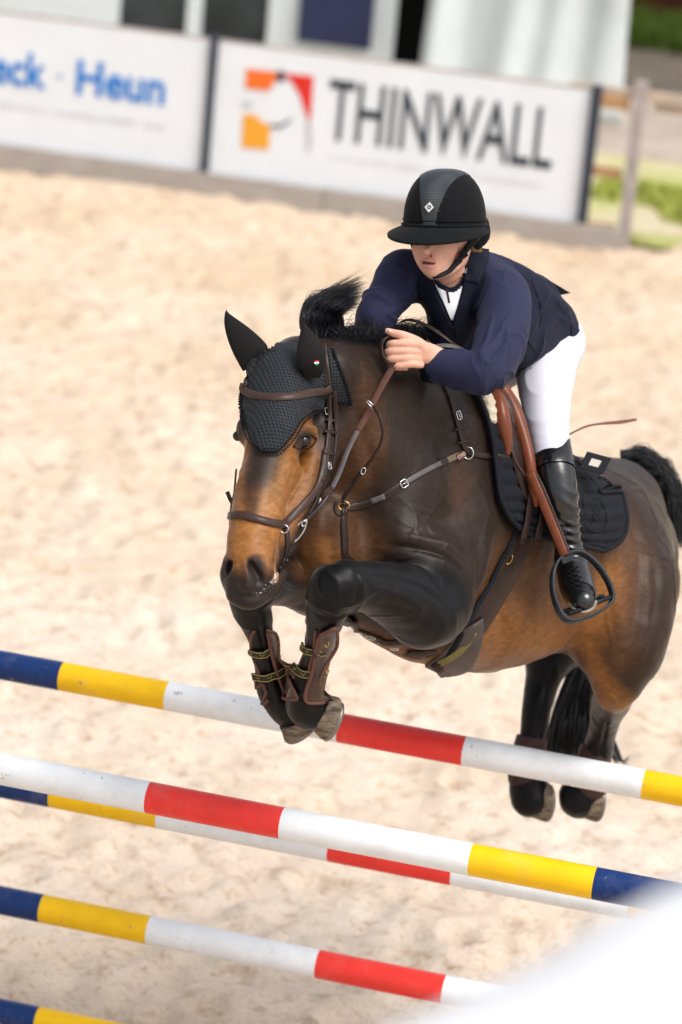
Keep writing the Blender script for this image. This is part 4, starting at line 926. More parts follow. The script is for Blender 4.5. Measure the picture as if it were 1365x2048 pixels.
def strap(name, uv, w, t, mt, parent, bvh=None, d0=None, off=.001, sub=5, mb=None, tol=.5):
    c = catmull(uv, sub); q = [hit(a[0], a[1], bvh, a[2] if len(a) > 2 else d0, tol) for a in c]
    p = np.array([x[0] for x in q]); n = np.array([x[1] for x in q])
    for _ in range(3):
        n[1:-1] = nrm(n[1:-1] + n[2:] + n[:-2]); s_ = (p[2:] + p[:-2]) / 2; d = ((s_ - p[1:-1]) * n[1:-1]).sum(-1, keepdims=True); p[1:-1] += n[1:-1] * np.maximum(d, -.002)
    if mb is not None: mb.ribbon(p + n * off, n, w, t); return p, n
    MB().ribbon(p + n * off, n, w, t).build(name, mt, parent); return p, n
patch('shirt', [(866, 556), (876, 580), (889, 608), (903, 640)], [(934, 534), (928, 570), (916, 608), (906, 640)], 22, 12, .001, .002, M_shirt, person, JB, 10.36)
patch('lapel', [(838, 553), (836, 575), (842, 600), (862, 628), (912, 688)], [(862, 548), (872, 578), (886, 610), (900, 640), (926, 690)], 24, 8, .003, .0045, M_navy2, person, JB, 10.40)
patch('lapel', [(932, 528), (926, 570), (915, 612), (906, 645), (914, 688)], [(968, 520), (978, 560), (968, 590), (948, 640), (922, 692)], 24, 8, .003, .0045, M_navy2, person, JB, 10.42)
patch('collar', [(948, 495), (930, 525), (925, 560)], [(975, 500), (975, 525), (958, 572)], 14, 6, .005, .005, M_navy2, person, JB, 10.46)
M_tag = mat('dark_zip', (.03, .008, .012), .4); M_gold = mat('gold', (.62, .42, .16), .25, metal=1.0); M_steel = mat('steel', (.55, .54, .52), .22, metal=1.0)
strap('zip', [(892, 570), (896, 588), (899, 606)], .006, .002, M_tag, person, JB, 10.37, .003)
MB().tube([P(899, 606, 10.345), P(899, 616, 10.345), P(897, 622, 10.345)], .0015, 6).build('zip_pull', M_steel, person)
nk = [hit(u, v, BB, 10.36)[0] + np.array(F_) * -.002 for u, v in ((872, 556), (882, 564), (896, 568), (910, 562), (922, 552))]
MB().tube(catmull(nk, 5), .0013, 6).build('necklace', M_gold, person)
br = [P(852 + 12 * math.cos(a) * .35 + 4, 712 + 24 * math.sin(a), 10.128 - .030 * math.cos(a)) for a in np.linspace(0, 2 * math.pi, 24, endpoint=False)]
MB().tube(br, .0014, 6, closed=True).build('bracelet', M_gold, person)
# cuff ring
cuf = []; ca_ = P(868, 730, 10.15); ax_ = nrm(P(925, 741, 10.11) - P(878, 728, 10.15)); s1 = nrm(np.cross(ax_, F_)); s2 = np.cross(ax_, s1)
for a in np.linspace(0, 2 * math.pi, 30, endpoint=False): cuf.append(ca_ + (s1 * math.cos(a) * 1.15 + s2 * math.sin(a)) * .0475 - ax_ * .012 + ax_ * .010 * math.sin(a + 1))
mbc = MB(); n_ = len(cuf); V = []
for q, (rr, dx) in enumerate(((1, 0.03), (1.03, 0), (.96, 0), (.90, .03))):
    for p in cuf: V.append(ca_ + (p - ca_) * rr + ax_ * dx)
mbc.add(V, [(q * n_ + i, q * n_ + (i + 1) % n_, (q + 1) * n_ + (i + 1) % n_, (q + 1) * n_ + i) for q in range(3) for i in range(n_)]); mbc.build('cuff', M_navy2, person)
# vent flap sticking out behind
fl_ = [P(1060, 545, 10.74), P(1105, 565, 10.84), P(1140, 586, 10.93), P(1118, 590, 10.9), P(1075, 572, 10.78)]; th_ = nrm(np.cross(fl_[1] - fl_[0], fl_[4] - fl_[0])) * .004
MB().add([p + th_ for p in fl_] + [p - th_ for p in fl_], [(0, 1, 2, 3, 4), (9, 8, 7, 6, 5)] + [(i, (i + 1) % 5, 5 + (i + 1) % 5, 5 + i) for i in range(5)]).build('vent_flap', M_navy2, person, False)
strap('seam', [(1128, 600), (1140, 640), (1143, 668)], .003, .002, M_navy2, person, JB, 10.95)
# pocket flap & buttons on the back skirt
strap('shoulder_seam', [(962, 560), (952, 585), (950, 615), (958, 650)], .003, .0016, M_navy2, person, JB, 10.40)
strap('side_seam', [(1062, 560), (1080, 610), (1078, 660), (1050, 715)], .003, .0016, M_navy2, person, JB, 10.75)
strap('pocket_seam', [(1040, 650), (1060, 690), (1085, 712)], .004, .0022, M_navy2, person, JB, 10.8)

# ---- breeches and boot
M_bree = mat('white_breeches', (.60, .59, .665), .62, [(600, .12, .001), (60, .06, .002)], vary=.03, sheen=.1)
def leg_field(h, pts, k, extra=None):
    f = Field(h); f.wchain(pts, k=k, sub=6)
    if extra: extra(f)
    V, Fc = f.run(); return relax(V, Fc, 4, .5), Fc
W4 = lambda pts: np.array([list(P(u, v, D)) + [PX(r, D)] for u, v, D, r in pts])
bre = W4(LEG[:5] + [(1110, 935, 10.52, 34)]); 
MIDP = P(1085, 1098, 11.2)
def mirror(V, mid=MIDP): V = np.array(V, float); q = ((V[:, :3] - mid) @ HL)[:, None]; V[:, :3] = V[:, :3] - (q + np.where(q > .30, .30 + .25 * (q - .30), q)) * HL; return V
def seat(f):
    f.wchain(W4([(1098, 685, 10.98, 66), (1075, 680, 11.15, 68)]), k=.05, sub=3); f.wchain(np.vstack([W4([(1072, 694, 11.06, 52)]), mirror(bre)[2:]]), k=.03, sub=5)
V, Fc = leg_field(.005, bre, .03, seat); nn = vnormals(V, Fc)
V = V + nn * ((1 - np.abs(vnoise3((V + (np.stack([vnoise3(V * 7, q) for q in (71, 72, 73)], 1) - .5) * .1) * np.array([7, 7, 13]), 74) - .5) * 2) ** 4 * .004)[:, None]
V = V + nn * folds(V, nn, [((1100, 890, 10.55), cdir(.2, 1, 0), .03, .04, .0014)])[:, None]
mesh_obj('breeches', V, Fc, M_bree, person)
BRB = BVHTree.FromPolygons([tuple(v) for v in V.tolist()], Fc.tolist())
strap('breeches_seam', [(1060, 735), (1090, 745), (1125, 735), (1140, 715)], .003, .0012, M_bree, person, BRB, 10.8, 0)
M_boot = mat('boot_leather', (.006, .006, .007), .22, spec=.5, bump= [(70, .10, .004), (350, .05, .001)], vary=.2, vscale=12, coat=.25)
bt = W4([(1107, 928, 10.52, 42), (1113, 960, 10.505, 40), (1121, 1000, 10.50, 37), (1130, 1050, 10.52, 31), (1137, 1090, 10.54, 27), (1141, 1120, 10.55, 28)])
ft = W4([(1142, 1118, 10.55, 30), (1148, 1150, 10.51, 34), (1156, 1178, 10.46, 35), (1164, 1194, 10.41, 31), (1167, 1202, 10.38, 25)])
heel = W4([(1140, 1125, 10.57, 25), (1136, 1160, 10.59, 20)])
def bootmesh(fn):
    f = Field(.0038); f.wchain(fn(bt), k=.02, sub=6); f.wchain(fn(ft), k=.025, sub=5); f.wchain(fn(heel), k=.02, sub=3)
    V, Fc = f.run(); V = relax(V, Fc, 3, .5); return V, Fc, vnormals(V, Fc)
V, Fc, nn = bootmesh(lambda x: x)
V = V + nn * folds(V, nn, [((1145, 1060, 10.5), cdir(.35, 1, 0), .024, .055, .0042), ((1150, 1010, 10.48), cdir(.5, 1, 0), .040, .05, .0035), ((1140, 1105, 10.52), cdir(.1, 1, 0), .018, .035, .0035), ((1165, 1190, 10.4), cdir(.4, 1, 0), .014, .03, .002)])[:, None]
boot = mesh_obj('boot', V, Fc, M_boot, person)
BTB = BVHTree.FromPolygons([tuple(v) for v in V.tolist()], Fc.tolist())
mV, mF, _ = bootmesh(mirror); mesh_obj('boot', mV, mF, M_boot, person)
# boot top: high peak at the outside
patch('boot_top', [(1066, 934), (1068, 950)], [(1064, 938), (1066, 952)], 2, 2, .001, .002, M_boot, person, BTB, 10.75) if False else None
tv = []; cc = P(1106, 925, 10.52); axb = nrm(P(1096, 840, 10.60) - P(1110, 940, 10.52)); e1 = nrm(np.cross(axb, F_)); e1 = e1 if e1 @ R_ > 0 else -e1; e2 = np.cross(axb, e1)
n_ = 36; mbt = MB(); V = []
for q, (hh, rr) in enumerate(((-.03, 1.03), (1, 1.05), (1, .97), (-.03, .90))):
    for i in range(n_):
        a = 2 * math.pi * i / n_; d = e1 * math.cos(a) + e2 * math.sin(a); top = .012 + .062 * max(0, math.cos(a)) ** 2.2
        V.append(cc + d * PX(42, 10.52) * rr * (1 - (.07 if hh == 1 else 0) * max(0, math.cos(a))) + axb * (top if hh == 1 else hh))
mbt.add(V, [(q * n_ + i, q * n_ + (i + 1) % n_, (q + 1) * n_ + (i + 1) % n_, (q + 1) * n_ + i) for q in range(3) for i in range(n_)]); mbt.build('boot_top', M_boot, person)
M_lace = mat('lace', (.012, .012, .013), .6); M_sole = mat('sole', (.30, .25, .20), .8, [(80, .4, .003)], vary=.4, vscale=30)
lb = MB()
for k in range(5):
    v = 1136 + 10 * k; u = 1144 + 3.2 * k
    for sg in (-1, 1):
        c = catmull([(u - 13 * sg, v - 3), (u, v + 3), (u + 13 * sg, v + 7)], 4); q = [hit(a[0], a[1], BTB, 10.45) for a in c]; lb.tube([x[0] + x[1] * .0015 for x in q], .0018, 6)
o = lb.build('laces', M_lace, boot); o['kind'] = 'stuff'
c = catmull([(1138, 1204), (1150, 1216), (1168, 1222), (1186, 1214), (1192, 1200)], 5)
MB().tube([hit(a[0], a[1], BTB, 10.4)[0] + UPH * -.004 for a in c], .0055, 8).build('sole', M_sole, boot)

# ---- helmet
helm = empty('riding_helmet', P(888, 455, 10.36), 'black riding helmet with a wide peak, ribbed centre panel and small diamond badge', 'helmet')
HC = P(890, 446, 10.355); A_, B_, H_ = .124, .142, .162        # half width, half length, height
def helm_pt(az, el, s=1.0):
    """az 0 = front, positive to the picture's right"""
    ce = math.cos(el) ** .74 if el > 0 else 1; se = math.sin(el)
    return HC + s * (RT * math.sin(az) * ce * A_ + FWD * math.cos(az) * ce * B_ + UPH * (se ** .95 if se > 0 else se) * H_)
M_suede = mat('black_suede', (.0055, .006, .007), .9, [(500, .2, .001)], vary=.3, vscale=40, sheen=.05)
M_panel = bpy.data.materials.new('ribbed_panel'); M_panel.use_nodes = True; nt = M_panel.node_tree; N = nt.nodes.new; L = nt.links.new; B = nt.nodes['Principled BSDF']
B.inputs['Base Color'].default_value = (.014, .024, .032, 1); B.inputs['Roughness'].default_value = .38
at_ = N('ShaderNodeAttribute'); at_.attribute_name = 'uvp'; vo = N('ShaderNodeTexVoronoi'); vo.inputs['Scale'].default_value = 1; vo.inputs['Randomness'].default_value = 0.0; L(at_.outputs['Vector'], vo.inputs['Vector'])
bpn = N('ShaderNodeBump'); bpn.inputs['Distance'].default_value = .0018; bpn.inputs['Strength'].default_value = 1.0; bpn.invert = True; L(vo.outputs['Distance'], bpn.inputs['Height']); L(bpn.outputs[0], B.inputs['Normal'])
mr = N('ShaderNodeMapRange'); mr.inputs[1].default_value = .1; mr.inputs[2].default_value = .55; L(vo.outputs['Distance'], mr.inputs[0])
mx = N('ShaderNodeMix'); mx.data_type = 'RGBA'; mx.inputs[6].default_value = (.018, .029, .038, 1); mx.inputs[7].default_value = (.004, .006, .008, 1); L(mr.outputs[0], mx.inputs[0]); L(mx.outputs[2], B.inputs['Base Color'])
na, ne = 96, 40; V = []; fm = []; fc = []; uvp = []
for j in range(ne + 1):
    el = -.12 + (math.pi / 2 + .12) * j / ne
    for i in range(na):
        az = 2 * math.pi * i / na; c = helm_pt(az, el)
        half = .16 + .52 * min(1, max(0, el) / 1.1) ** 1.3                      # panel half width (in azimuth-like units)
        x = math.sin(az) * math.cos(max(el, 0)); inside = abs(x) < (.17 + .30 * min(1, max(0, el) / 1.2)) and (math.cos(az) > 0 or el > .9)
        V.append(c + nrm(c - HC) * (.0022 if inside else 0)); uvp.append((x * 46, el * 30 + (0 if math.cos(az) > 0 else 40), 0))
for j in range(ne):
    for i in range(na):
        i2 = (i + 1) % na; fc.append((j * na + i, j * na + i2, (j + 1) * na + i2, (j + 1) * na + i))
        az = 2 * math.pi * (i + .5) / na; el = -.12 + (math.pi / 2 + .12) * (j + .5) / ne; x = math.sin(az) * math.cos(max(el, 0))
        fm.append(1 if abs(x) < (.17 + .30 * min(1, max(0, el) / 1.2)) and (math.cos(az) > 0 or el > .9) else 0)
sh = mesh_obj('shell', V, fc, None, helm, True, [M_suede, M_panel], fm)
ua = sh.data.attributes.new('uvp', 'FLOAT_VECTOR', 'POINT'); ua.data.foreach_set('vector', np.array(uvp, np.float32).ravel())
bm = bmesh.new(); bm.from_mesh(sh.data); bmesh.ops.recalc_face_normals(bm, faces=bm.faces); bm.to_mesh(sh.data); bm.free()
for sg in (-1, 1):       # seams beside the panel
    q = []
    for el in np.linspace(0.02, 1.25, 24):
        x = sg * (.17 + .30 * min(1, max(0, el) / 1.2)); az = math.asin(max(-1, min(1, x / math.cos(el)))) if math.cos(el) > abs(x) else sg * 1.5; q.append(helm_pt(az, el, 1.008))
    MB().tube(q, .0018, 6).build('seam', M_suede, helm)
q = [helm_pt(a, -.02, 1.02) for a in np.linspace(0, 2 * math.pi, 60, endpoint=False)]; MB().tube(q, .0042, 8, closed=True).build('band', M_suede, helm)
q = [helm_pt(a, .06, 1.012) for a in np.linspace(-1.75, 1.75, 50)]; MB().tube(q, .0022, 6).build('band', M_suede, helm)
V = []; ka, kr = 48, 10
for s_ in (0, 1):
    for j in range(kr + 1):
        for i in range(ka + 1):
            az = -1.72 + 3.44 * i / ka; t = j / kr; b = helm_pt(az, -.04, 1.0); out = nrm(RT * math.sin(az) * 1.0 + FWD * math.cos(az))
            ext = .072 * max(0, math.cos(az * .9)) ** .75 * t
            V.append(b + out * ext - UPH * (.036 * t ** 1.4 * max(0, math.cos(az)) ** 1.5 + .010 * t + .005 * s_))
w_ = (ka + 1) * (kr + 1); fc = []
for j in range(kr):
    for i in range(ka):
        a = j * (ka + 1) + i; fc += [(a, a + 1, a + ka + 2, a + ka + 1), (w_ + a, w_ + a + ka + 1, w_ + a + ka + 2, w_ + a + 1)]
for i in range(ka):
    a = kr * (ka + 1) + i; fc.append((a, a + 1, w_ + a + 1, w_ + a))
MB().add(V, fc).build('peak', M_suede, helm)
# badge
c = helm_pt(.0, .30, 1.025); bn = nrm(helm_pt(.0, .30, 1.1) - HC); bx = nrm(np.cross(UPH, bn)); by = np.cross(bn, bx); M_badge = mat('badge_silver', (.75, .72, .66), .3, metal=.4)
r1, r2 = .0145, .0165
MB().add([c + bx * r1, c + by * r2, c - bx * r1, c - by * r2] + [c + bx * r1 + bn * .003, c + by * r2 + bn * .003, c - bx * r1 + bn * .003, c - by * r2 + bn * .003], [(4, 5, 6, 7), (0, 1, 5, 4), (1, 2, 6, 5), (2, 3, 7, 6), (3, 0, 4, 7)]).build('badge', M_badge, helm, False)
for k in range(6):
    a = k * math.pi / 3; q = c + bn * .0036 + (bx * math.cos(a) + by * math.sin(a)) * .0048
    MB().tube([q + (bx * math.cos(b) + by * math.sin(b)) * .0016 for b in np.linspace(0, 2 * math.pi, 8, endpoint=False)], .0008, 5, closed=True).build('badge_ring', M_suede, bpy.data.objects['badge'])
# harness
M_web = mat('black_webbing', (.010, .010, .011), .6, [(300, .2, .001)])
def air(uv, w, t, mt, name, parent, nor=None):
    q = catmull([P(*a) for a in uv], 5); MB().ribbon(q, np.tile(-F_ if nor is None else nor, (len(q), 1)), w, t).build(name, mt, parent)
air([(946, 462, 10.33), (940, 485, 10.335), (930, 502, 10.33), (918, 520, 10.30), (900, 540, 10.262), (882, 549, 10.236), (866, 553, 10.238)], .017, .004, M_web, 'chin_strap', helm)
air([(972, 458, 10.40), (955, 478, 10.37), (936, 498, 10.335), (925, 512, 10.315)], .014, .004, M_web, 'chin_strap', helm)
air([(822, 480, 10.30), (830, 505, 10.285), (842, 532, 10.268), (858, 551, 10.244)], .011, .003, M_web, 'chin_strap', helm)
MB().box(P(928, 508, 10.318), [cdir(.6, -.8, 0), cdir(.8, .6, 0), -F_], (.012, .009, .005)).build('buckle', M_web, helm, False)
MB().box(P(917, 522, 10.295), [cdir(.7, -.7, 0), cdir(.7, .7, 0), -F_], (.010, .010, .005)).build('buckle', M_web, helm, False)
# hair tucked behind the ear, padded cradle
cf_ = Field(.004); cf_.chain([(962, 448, 10.42, 17), (962, 470, 10.43, 19), (952, 488, 10.42, 13)], k=.02, sub=3); V, Fc = cf_.run(); mesh_obj('cradle', V, Fc, M_suede, helm)
hb_ = Field(.004); hb_.chain([(925, 478, 10.42, 22), (945, 500, 10.44, 20), (950, 512, 10.45, 14)], k=.02, sub=3); V, Fc = hb_.run(); mesh_obj('hair', V, Fc, M_strand, person)
# ------------------------------------------------------------------ tack
M_lea = mat('dark_leather', (.028, .016, .013), .38, [(160, .15, .001)], vary=.25, vscale=25, coat=.1)
M_lea2 = mat('brown_leather', (.050, .028, .022), .40, [(160, .2, .001)], vary=.25, vscale=25, coat=.1)
M_tanl = mat('chestnut_leather', (.165, .046, .020), .36, [(120, .15, .001)], vary=.25, vscale=20, coat=.15)
M_stitch = mat('stitching', (.16, .12, .10), .7); M_black = mat('black_fabric', (.009, .0105, .0135), .8, [(500, .25, .001)], vary=.2, vscale=30)
M_grey = mat('worn_leather', (.11, .10, .10), .4, vary=.3, vscale=30); M_brass = mat('brass', (.45, .30, .10), .3, metal=1.0)
M_knit = bpy.data.materials.new('crochet'); M_knit.use_nodes = True; nt = M_knit.node_tree; N = nt.nodes.new; L = nt.links.new; B = nt.nodes['Principled BSDF']
B.inputs['Roughness'].default_value = .75; B.inputs['Specular IOR Level'].default_value = .35
at_ = N('ShaderNodeAttribute'); at_.attribute_name = 'uvp'; vo = N('ShaderNodeTexVoronoi'); vo.inputs['Scale'].default_value = 1; vo.inputs['Randomness'].default_value = 0.12; L(at_.outputs['Vector'], vo.inputs['Vector'])
mr = N('ShaderNodeMapRange'); mr.inputs[1].default_value = .18; mr.inputs[2].default_value = .42; L(vo.outputs['Distance'], mr.inputs[0])
mx = N('ShaderNodeMix'); mx.data_type = 'RGBA'; mx.inputs[6].default_value = (.0015, .0015, .002, 1); mx.inputs[7].default_value = (.012, .016, .021, 1); L(mr.outputs[0], mx.inputs[0]); L(mx.outputs[2], B.inputs['Base Color'])
bpn = N('ShaderNodeBump'); bpn.inputs['Distance'].default_value = .003; L(mr.outputs[0], bpn.inputs['Height']); L(bpn.outputs[0], B.inputs['Normal'])
def stitched(name, uv, w, t, mt, parent, d0, bvh=None, off=.001):
    p, n = strap(name, uv, w, t, mt, parent, bvh, d0, off)
    o = list(bpy.data.objects)[-1]
    tan = nrm(np.gradient(p, axis=0)); b = nrm(np.cross(tan, n)); mb = MB()
    for sg in (-1, 1): mb.tube(p + n * (off + t * .9) + b * sg * w * .38, .0007, 4)
    q = mb.build('stitching', M_stitch, parent); return p, n
def ring(name, c, ax1, ax2, a, b, r, mt, parent, n=28):
    return MB().tube([c + ax1 * a * math.cos(t) + ax2 * b * math.sin(t) for t in np.linspace(0, 2 * math.pi, n, endpoint=False)], r, 7, closed=True).build(name, mt, parent)
def buckle(u, v, d0, ang, w, h, parent, bvh=None, off=.006):
    p, n = hit(u, v, bvh, d0); a = nrm(R_ * math.cos(ang) - U_ * math.sin(ang)); a = nrm(a - n * (a @ n)); b = np.cross(n, a); c = p + n * off
    pts = []
    for t in np.linspace(0, 2 * math.pi, 24, endpoint=False):
        x, y = math.cos(t), math.sin(t); pts.append(c + a * w * math.copysign(abs(x) ** .5, x) + b * h * math.copysign(abs(y) ** .5, y))
    mb = MB().tube(pts, .0016, 6, closed=True); mb.tube([c - a * w, c + a * w + n * .001], .0013, 6); return mb.build('buckle', M_steel, parent)

# ---- fly bonnet with ear covers
bon = empty('fly_bonnet', P(590, 760, 9.95), 'black crocheted fly bonnet with two pointed ear covers on the horse head', 'fly bonnet')
def knit_patch(name, lc, rc, n, m_, d0):
    o, top, Nn = patch(name, lc, rc, n, m_, .002, .004, M_knit, bon, HB, d0, smooth_it=8)
    q = top - top[0, 0]; q = (top @ nrm(top[0, -1] - top[0, 0])) , (top @ nrm(top[-1, 0] - top[0, 0])); uv = np.stack([q[0] / .0100, q[1] / .0100 + 0 * q[0], 0 * q[0]], -1).reshape(-1, 3); uv = np.vstack([uv, uv])
    a = o.data.attributes.new('uvp', 'FLOAT_VECTOR', 'POINT')
    if len(a.data) == len(uv): a.data.foreach_set('vector', uv.astype(np.float32).ravel())
    return top, Nn
lc = [(535, 688), (512, 712), (496, 745), (487, 785), (485, 815), (494, 850), (506, 880), (526, 904)]
rc = [(646, 690), (654, 715), (658, 745), (660, 775), (648, 805), (604, 836), (584, 872), (556, 904)]
top, Nn = knit_patch('crochet_panel', lc, rc, 44, 40, 9.9)
edge = list(top[18:, 0]) + list(top[-1, 1:]) + list(top[::-1, -1][1:26])
edge = np.array(edge); eN = np.array(list(Nn[18:, 0]) + list(Nn[-1, 1:]) + list(Nn[::-1, -1][1:26]))
for _ in range(4): edge[1:-1] = (edge[1:-1] * 2 + edge[2:] + edge[:-2]) / 4
def braid(pts, nn_, w, name):
    c = catmull(pts, 2); mb = MB(); Ln = np.r_[0, np.cumsum(np.linalg.norm(np.diff(c, axis=0), axis=1))]; k = int(Ln[-1] / .0085)
    pos = np.stack([np.interp(np.linspace(0, Ln[-1], k), Ln, c[:, q]) for q in range(3)], 1); nc = nrm(np.stack([np.interp(np.linspace(0, 1, k), np.linspace(0, 1, len(nn_)), nn_[:, q]) for q in range(3)], 1))
    tan = nrm(np.gradient(pos, axis=0)); b = nrm(np.cross(tan, nc))
    for row in (-1, 0, 1):
        for i in range(k):
            p = pos[i] + b[i] * row * w * .36 + tan[i] * (.003 if row else 0) + nc[i] * (.0015 if row == 0 else 0); r = .0044
            mb.add([p + tan[i] * r, p + b[i] * r, p - tan[i] * r, p - b[i] * r, p + nc[i] * r, p - nc[i] * r], [(0, 1, 4), (1, 2, 4), (2, 3, 4), (3, 0, 4), (1, 0, 5), (2, 1, 5), (3, 2, 5), (0, 3, 5)])
    o = mb.build(name, M_black, bon); o['kind'] = 'stuff'; return o
braid(edge, eN, .026, 'braided_edge')
t2_, n2_ = knit_patch('side_panel', [(655, 700), (662, 740), (662, 775), (660, 806)], [(664, 700), (680, 740), (693, 775), (700, 804)], 22, 12, 10.0)
braid(np.array(list(t2_[-1])), np.array(list(n2_[-1])), .022, 'braided_edge'); braid(np.array(list(t2_[:, -1])), np.array(list(n2_[:, -1])), .008, 'braided_edge')
M_earf = mat('ear_fabric', (.010, .0085, .0085), .8, [(400, .12, .001)], vary=.15, vscale=20)
def ear(cs, front, name='ear_cover'):
    """cs: (u_left, v_left, u_right, v_right, D) per level, base to tip"""
    V = []; n = 28; fr = nrm(front); lv = []
    cs = catmull(np.array(cs, float), 5)
    for q in cs:
        a, b = P(q[0], q[1], q[4]), P(q[2], q[3], q[4]); c = (a + b) / 2; e = (b - a) / 2; w = np.linalg.norm(e); e = e / (w + 1e-9); f = nrm(fr - e * (fr @ e))
        for k in range(n):
            t = 2 * math.pi * k / n; V.append(c + e * w * math.cos(t) + f * w * (.72 if math.sin(t) < 0 else .42) * math.sin(t))
    m_ = len(cs); fc = [(i * n + k, i * n + (k + 1) % n, (i + 1) * n + (k + 1) % n, (i + 1) * n + k) for i in range(m_ - 1) for k in range(n)] + [tuple(range(n)), tuple((m_ - 1) * n + k for k in range(n))]
    return MB().add(V, fc).build(name, M_earf, bon)
ear([(486, 742, 534, 712, 10.0), (478, 728, 536, 694, 10.0), (466, 705, 522, 676, 10.0), (455, 676, 498, 655, 10.0), (449, 648, 473, 637, 10.0), (450, 628, 458, 626, 10.0), (453, 620, 454, 620, 10.0)], cdir(.2, -.2, 1))
ear([(606, 752, 640, 756, 9.87), (595, 728, 651, 734, 9.855), (594, 703, 651, 705, 9.85), (598, 678, 642, 682, 9.855), (602, 659, 627, 665, 9.86), (606, 646, 614, 651, 9.865), (608, 642, 609, 643, 9.87)], cdir(-.2, -.2, 1))
fb = P(634, 727, 9.828); fx, fy = cdir(1, .15, -.2), cdir(-.1, 1, 0); fz = nrm(np.cross(fx, fy))
M_fl = [mat('flag_red', (.6, .03, .03), .7), mat('flag_white', (.75, .75, .75), .7), mat('flag_green', (.02, .22, .09), .7)]
fm_ = MB()
for i, (x0, x1, y0, y1) in enumerate(((-.0062, .0062, .004, .008), (-.0066, .0066, .000, .004), (-.0066, .0066, -.005, .000))):
    xx = x1 if i < 2 else .001
    fm_.add([fb + fx * x0 + fy * y1, fb + fx * x1 + fy * y1, fb + fx * (x1 if i < 2 else .002) + fy * y0, fb + fx * (x0 if i < 2 else -.002) + fy * y0], [(0, 1, 2, 3)], i)
for i in range(len(fm_.v)): pass
o = fm_.build('flag_patch', None, bon, False, M_fl); sm = o.modifiers.new('thick', 'SOLIDIFY'); sm.thickness = .002

# ---- bridle
bri = empty('bridle', P(600, 900, 9.85), 'brown leather bridle with browband, noseband, bit and reins on the horse head', 'bridle')
stitched('browband', [(486, 765), (489, 778), (505, 789), (540, 796), (580, 795), (620, 786), (662, 774)], .0235, .006, M_lea2, bri, 9.9, None, .006)
stitched('cheekpiece', [(648, 690), (654, 730), (658, 775), (658, 830), (654, 880), (648, 930), (640, 965)], .012, .005, M_lea, bri, 10.0, None, .006)
strap('throat_strap', [(668, 780), (672, 840), (672, 900), (662, 950)], .016, .004, M_lea, bri, HB, 10.02, tol=.2)
stitched('noseband', [(462, 1032), (480, 1030), (505, 1036), (535, 1044), (560, 1048), (572, 1046), (588, 1030), (612, 1004), (634, 975), (646, 940), (652, 900)], .023, .007, M_lea2, bri, 9.8, None, .003)
strap('noseband_strap', [(571, 1050), (575, 1075), (574, 1100), (567, 1125), (558, 1140)], .017, .005, M_lea, bri, HB, 9.78, tol=.14)
strap('bit_strap', [(650, 935), (636, 985), (622, 1015), (608, 1040)], .013, .004, M_lea, bri, HB, 9.92, .006, tol=.2)
q = catmull([P(463, 1034, 9.80), P(464, 1010, 9.83), P(470, 985, 9.86), P(474, 940, 9.9)], 4); MB().ribbon(q, np.tile(cdir(-1, 0, .3), (len(q), 1)), .014, .004).build('noseband', M_lea2, bri)
MB().ribbon([P(466, 1008, 9.85), P(460, 996, 9.86), P(455, 984, 9.87)], np.tile(-F_, (3, 1)), .012, .003).build('strap_end', M_lea, bri)
q = catmull([P(461, 1040, 9.79), P(461, 1052, 9.80), P(463, 1062, 9.81)], 3); MB().tube(q, .004, 6).build('strap_end', M_lea, bri)
strap('keeper', [(646, 866), (668, 868)], .010, .006, M_lea, bri, HB, 10.0, .007); strap('keeper', [(646, 908), (664, 910)], .010, .006, M_lea, bri, HB, 10.0, .007); strap('keeper', [(650, 842), (668, 843)], .008, .006, M_lea, bri, HB, 10.0, .007)
buckle(656, 822, 10.0, 1.4, .010, .008, bri, off=.013); buckle(654, 932, 9.98, 1.4, .010, .006, bri, off=.012); buckle(632, 1000, 9.9, 2.2, .009, .007, bri, off=.014)
c = P(597, 1063, 9.815); ring('bit_ring', c, cdir(.55, .83, 0), cdir(-.83, .55, .2), .035, .0125, .0032, M_steel, bri)
MB().tube([P(583, 1085, 9.83), P(570, 1092, 9.79), P(552, 1096, 9.765)], .005, 8).build('bit_mouthpiece', M_steel, bri)
ring('noseband_ring', P(569, 1058, 9.745), cdir(1, 0, 0), cdir(0, 1, 0), .0115, .011, .0018, M_steel, bri)
ring('strap_ring', P(609, 1046, 9.80), cdir(.5, .8, 0), cdir(-.8, .5, 0), .010, .006, .002, M_steel, bri)
buckle(568, 1122, 9.78, 1.7, .009, .008, bri, off=.009)
# rein: hand to bit, with a plaited rubber part
rein = [(795, 722, 10.075), (776, 752, 10.06), (752, 795, 10.03), (735, 830, 10.00), (716, 862, 9.97), (697, 900, 9.95), (680, 945, 9.92), (664, 978, 9.90)]
w3 = lambda a: np.array([P(*x) for x in a])
q = catmull(w3(rein[:5]), 6); MB().ribbon(q, np.tile(cdir(-.3, .1, 1), (len(q), 1)), .020, .005).build('rein_grip', mat('rubber_grip', (.10, .045, .032), .6, [(900, .8, .002)], vary=.2, vscale=200), bri)
q = catmull(w3(rein[4:]), 6); MB().ribbon(q, np.tile(cdir(-.5, .1, 1), (len(q), 1)), .015, .004).build('rein', M_grey, bri)
q = catmull(w3([(664, 978, 9.90), (640, 1012, 9.87), (612, 1040, 9.82), (602, 1050, 9.815)]), 5); MB().ribbon(q, np.tile(cdir(-.3, .1, 1), (len(q), 1)), .013, .004).build('rein', M_lea, bri)
st = [(660, 972), (664, 984), (661, 1002), (654, 1010), (647, 998), (650, 980)]; a = [P(u, v, 9.885) for u, v in st]; b = [P(u, v, 9.895) for u, v in st]
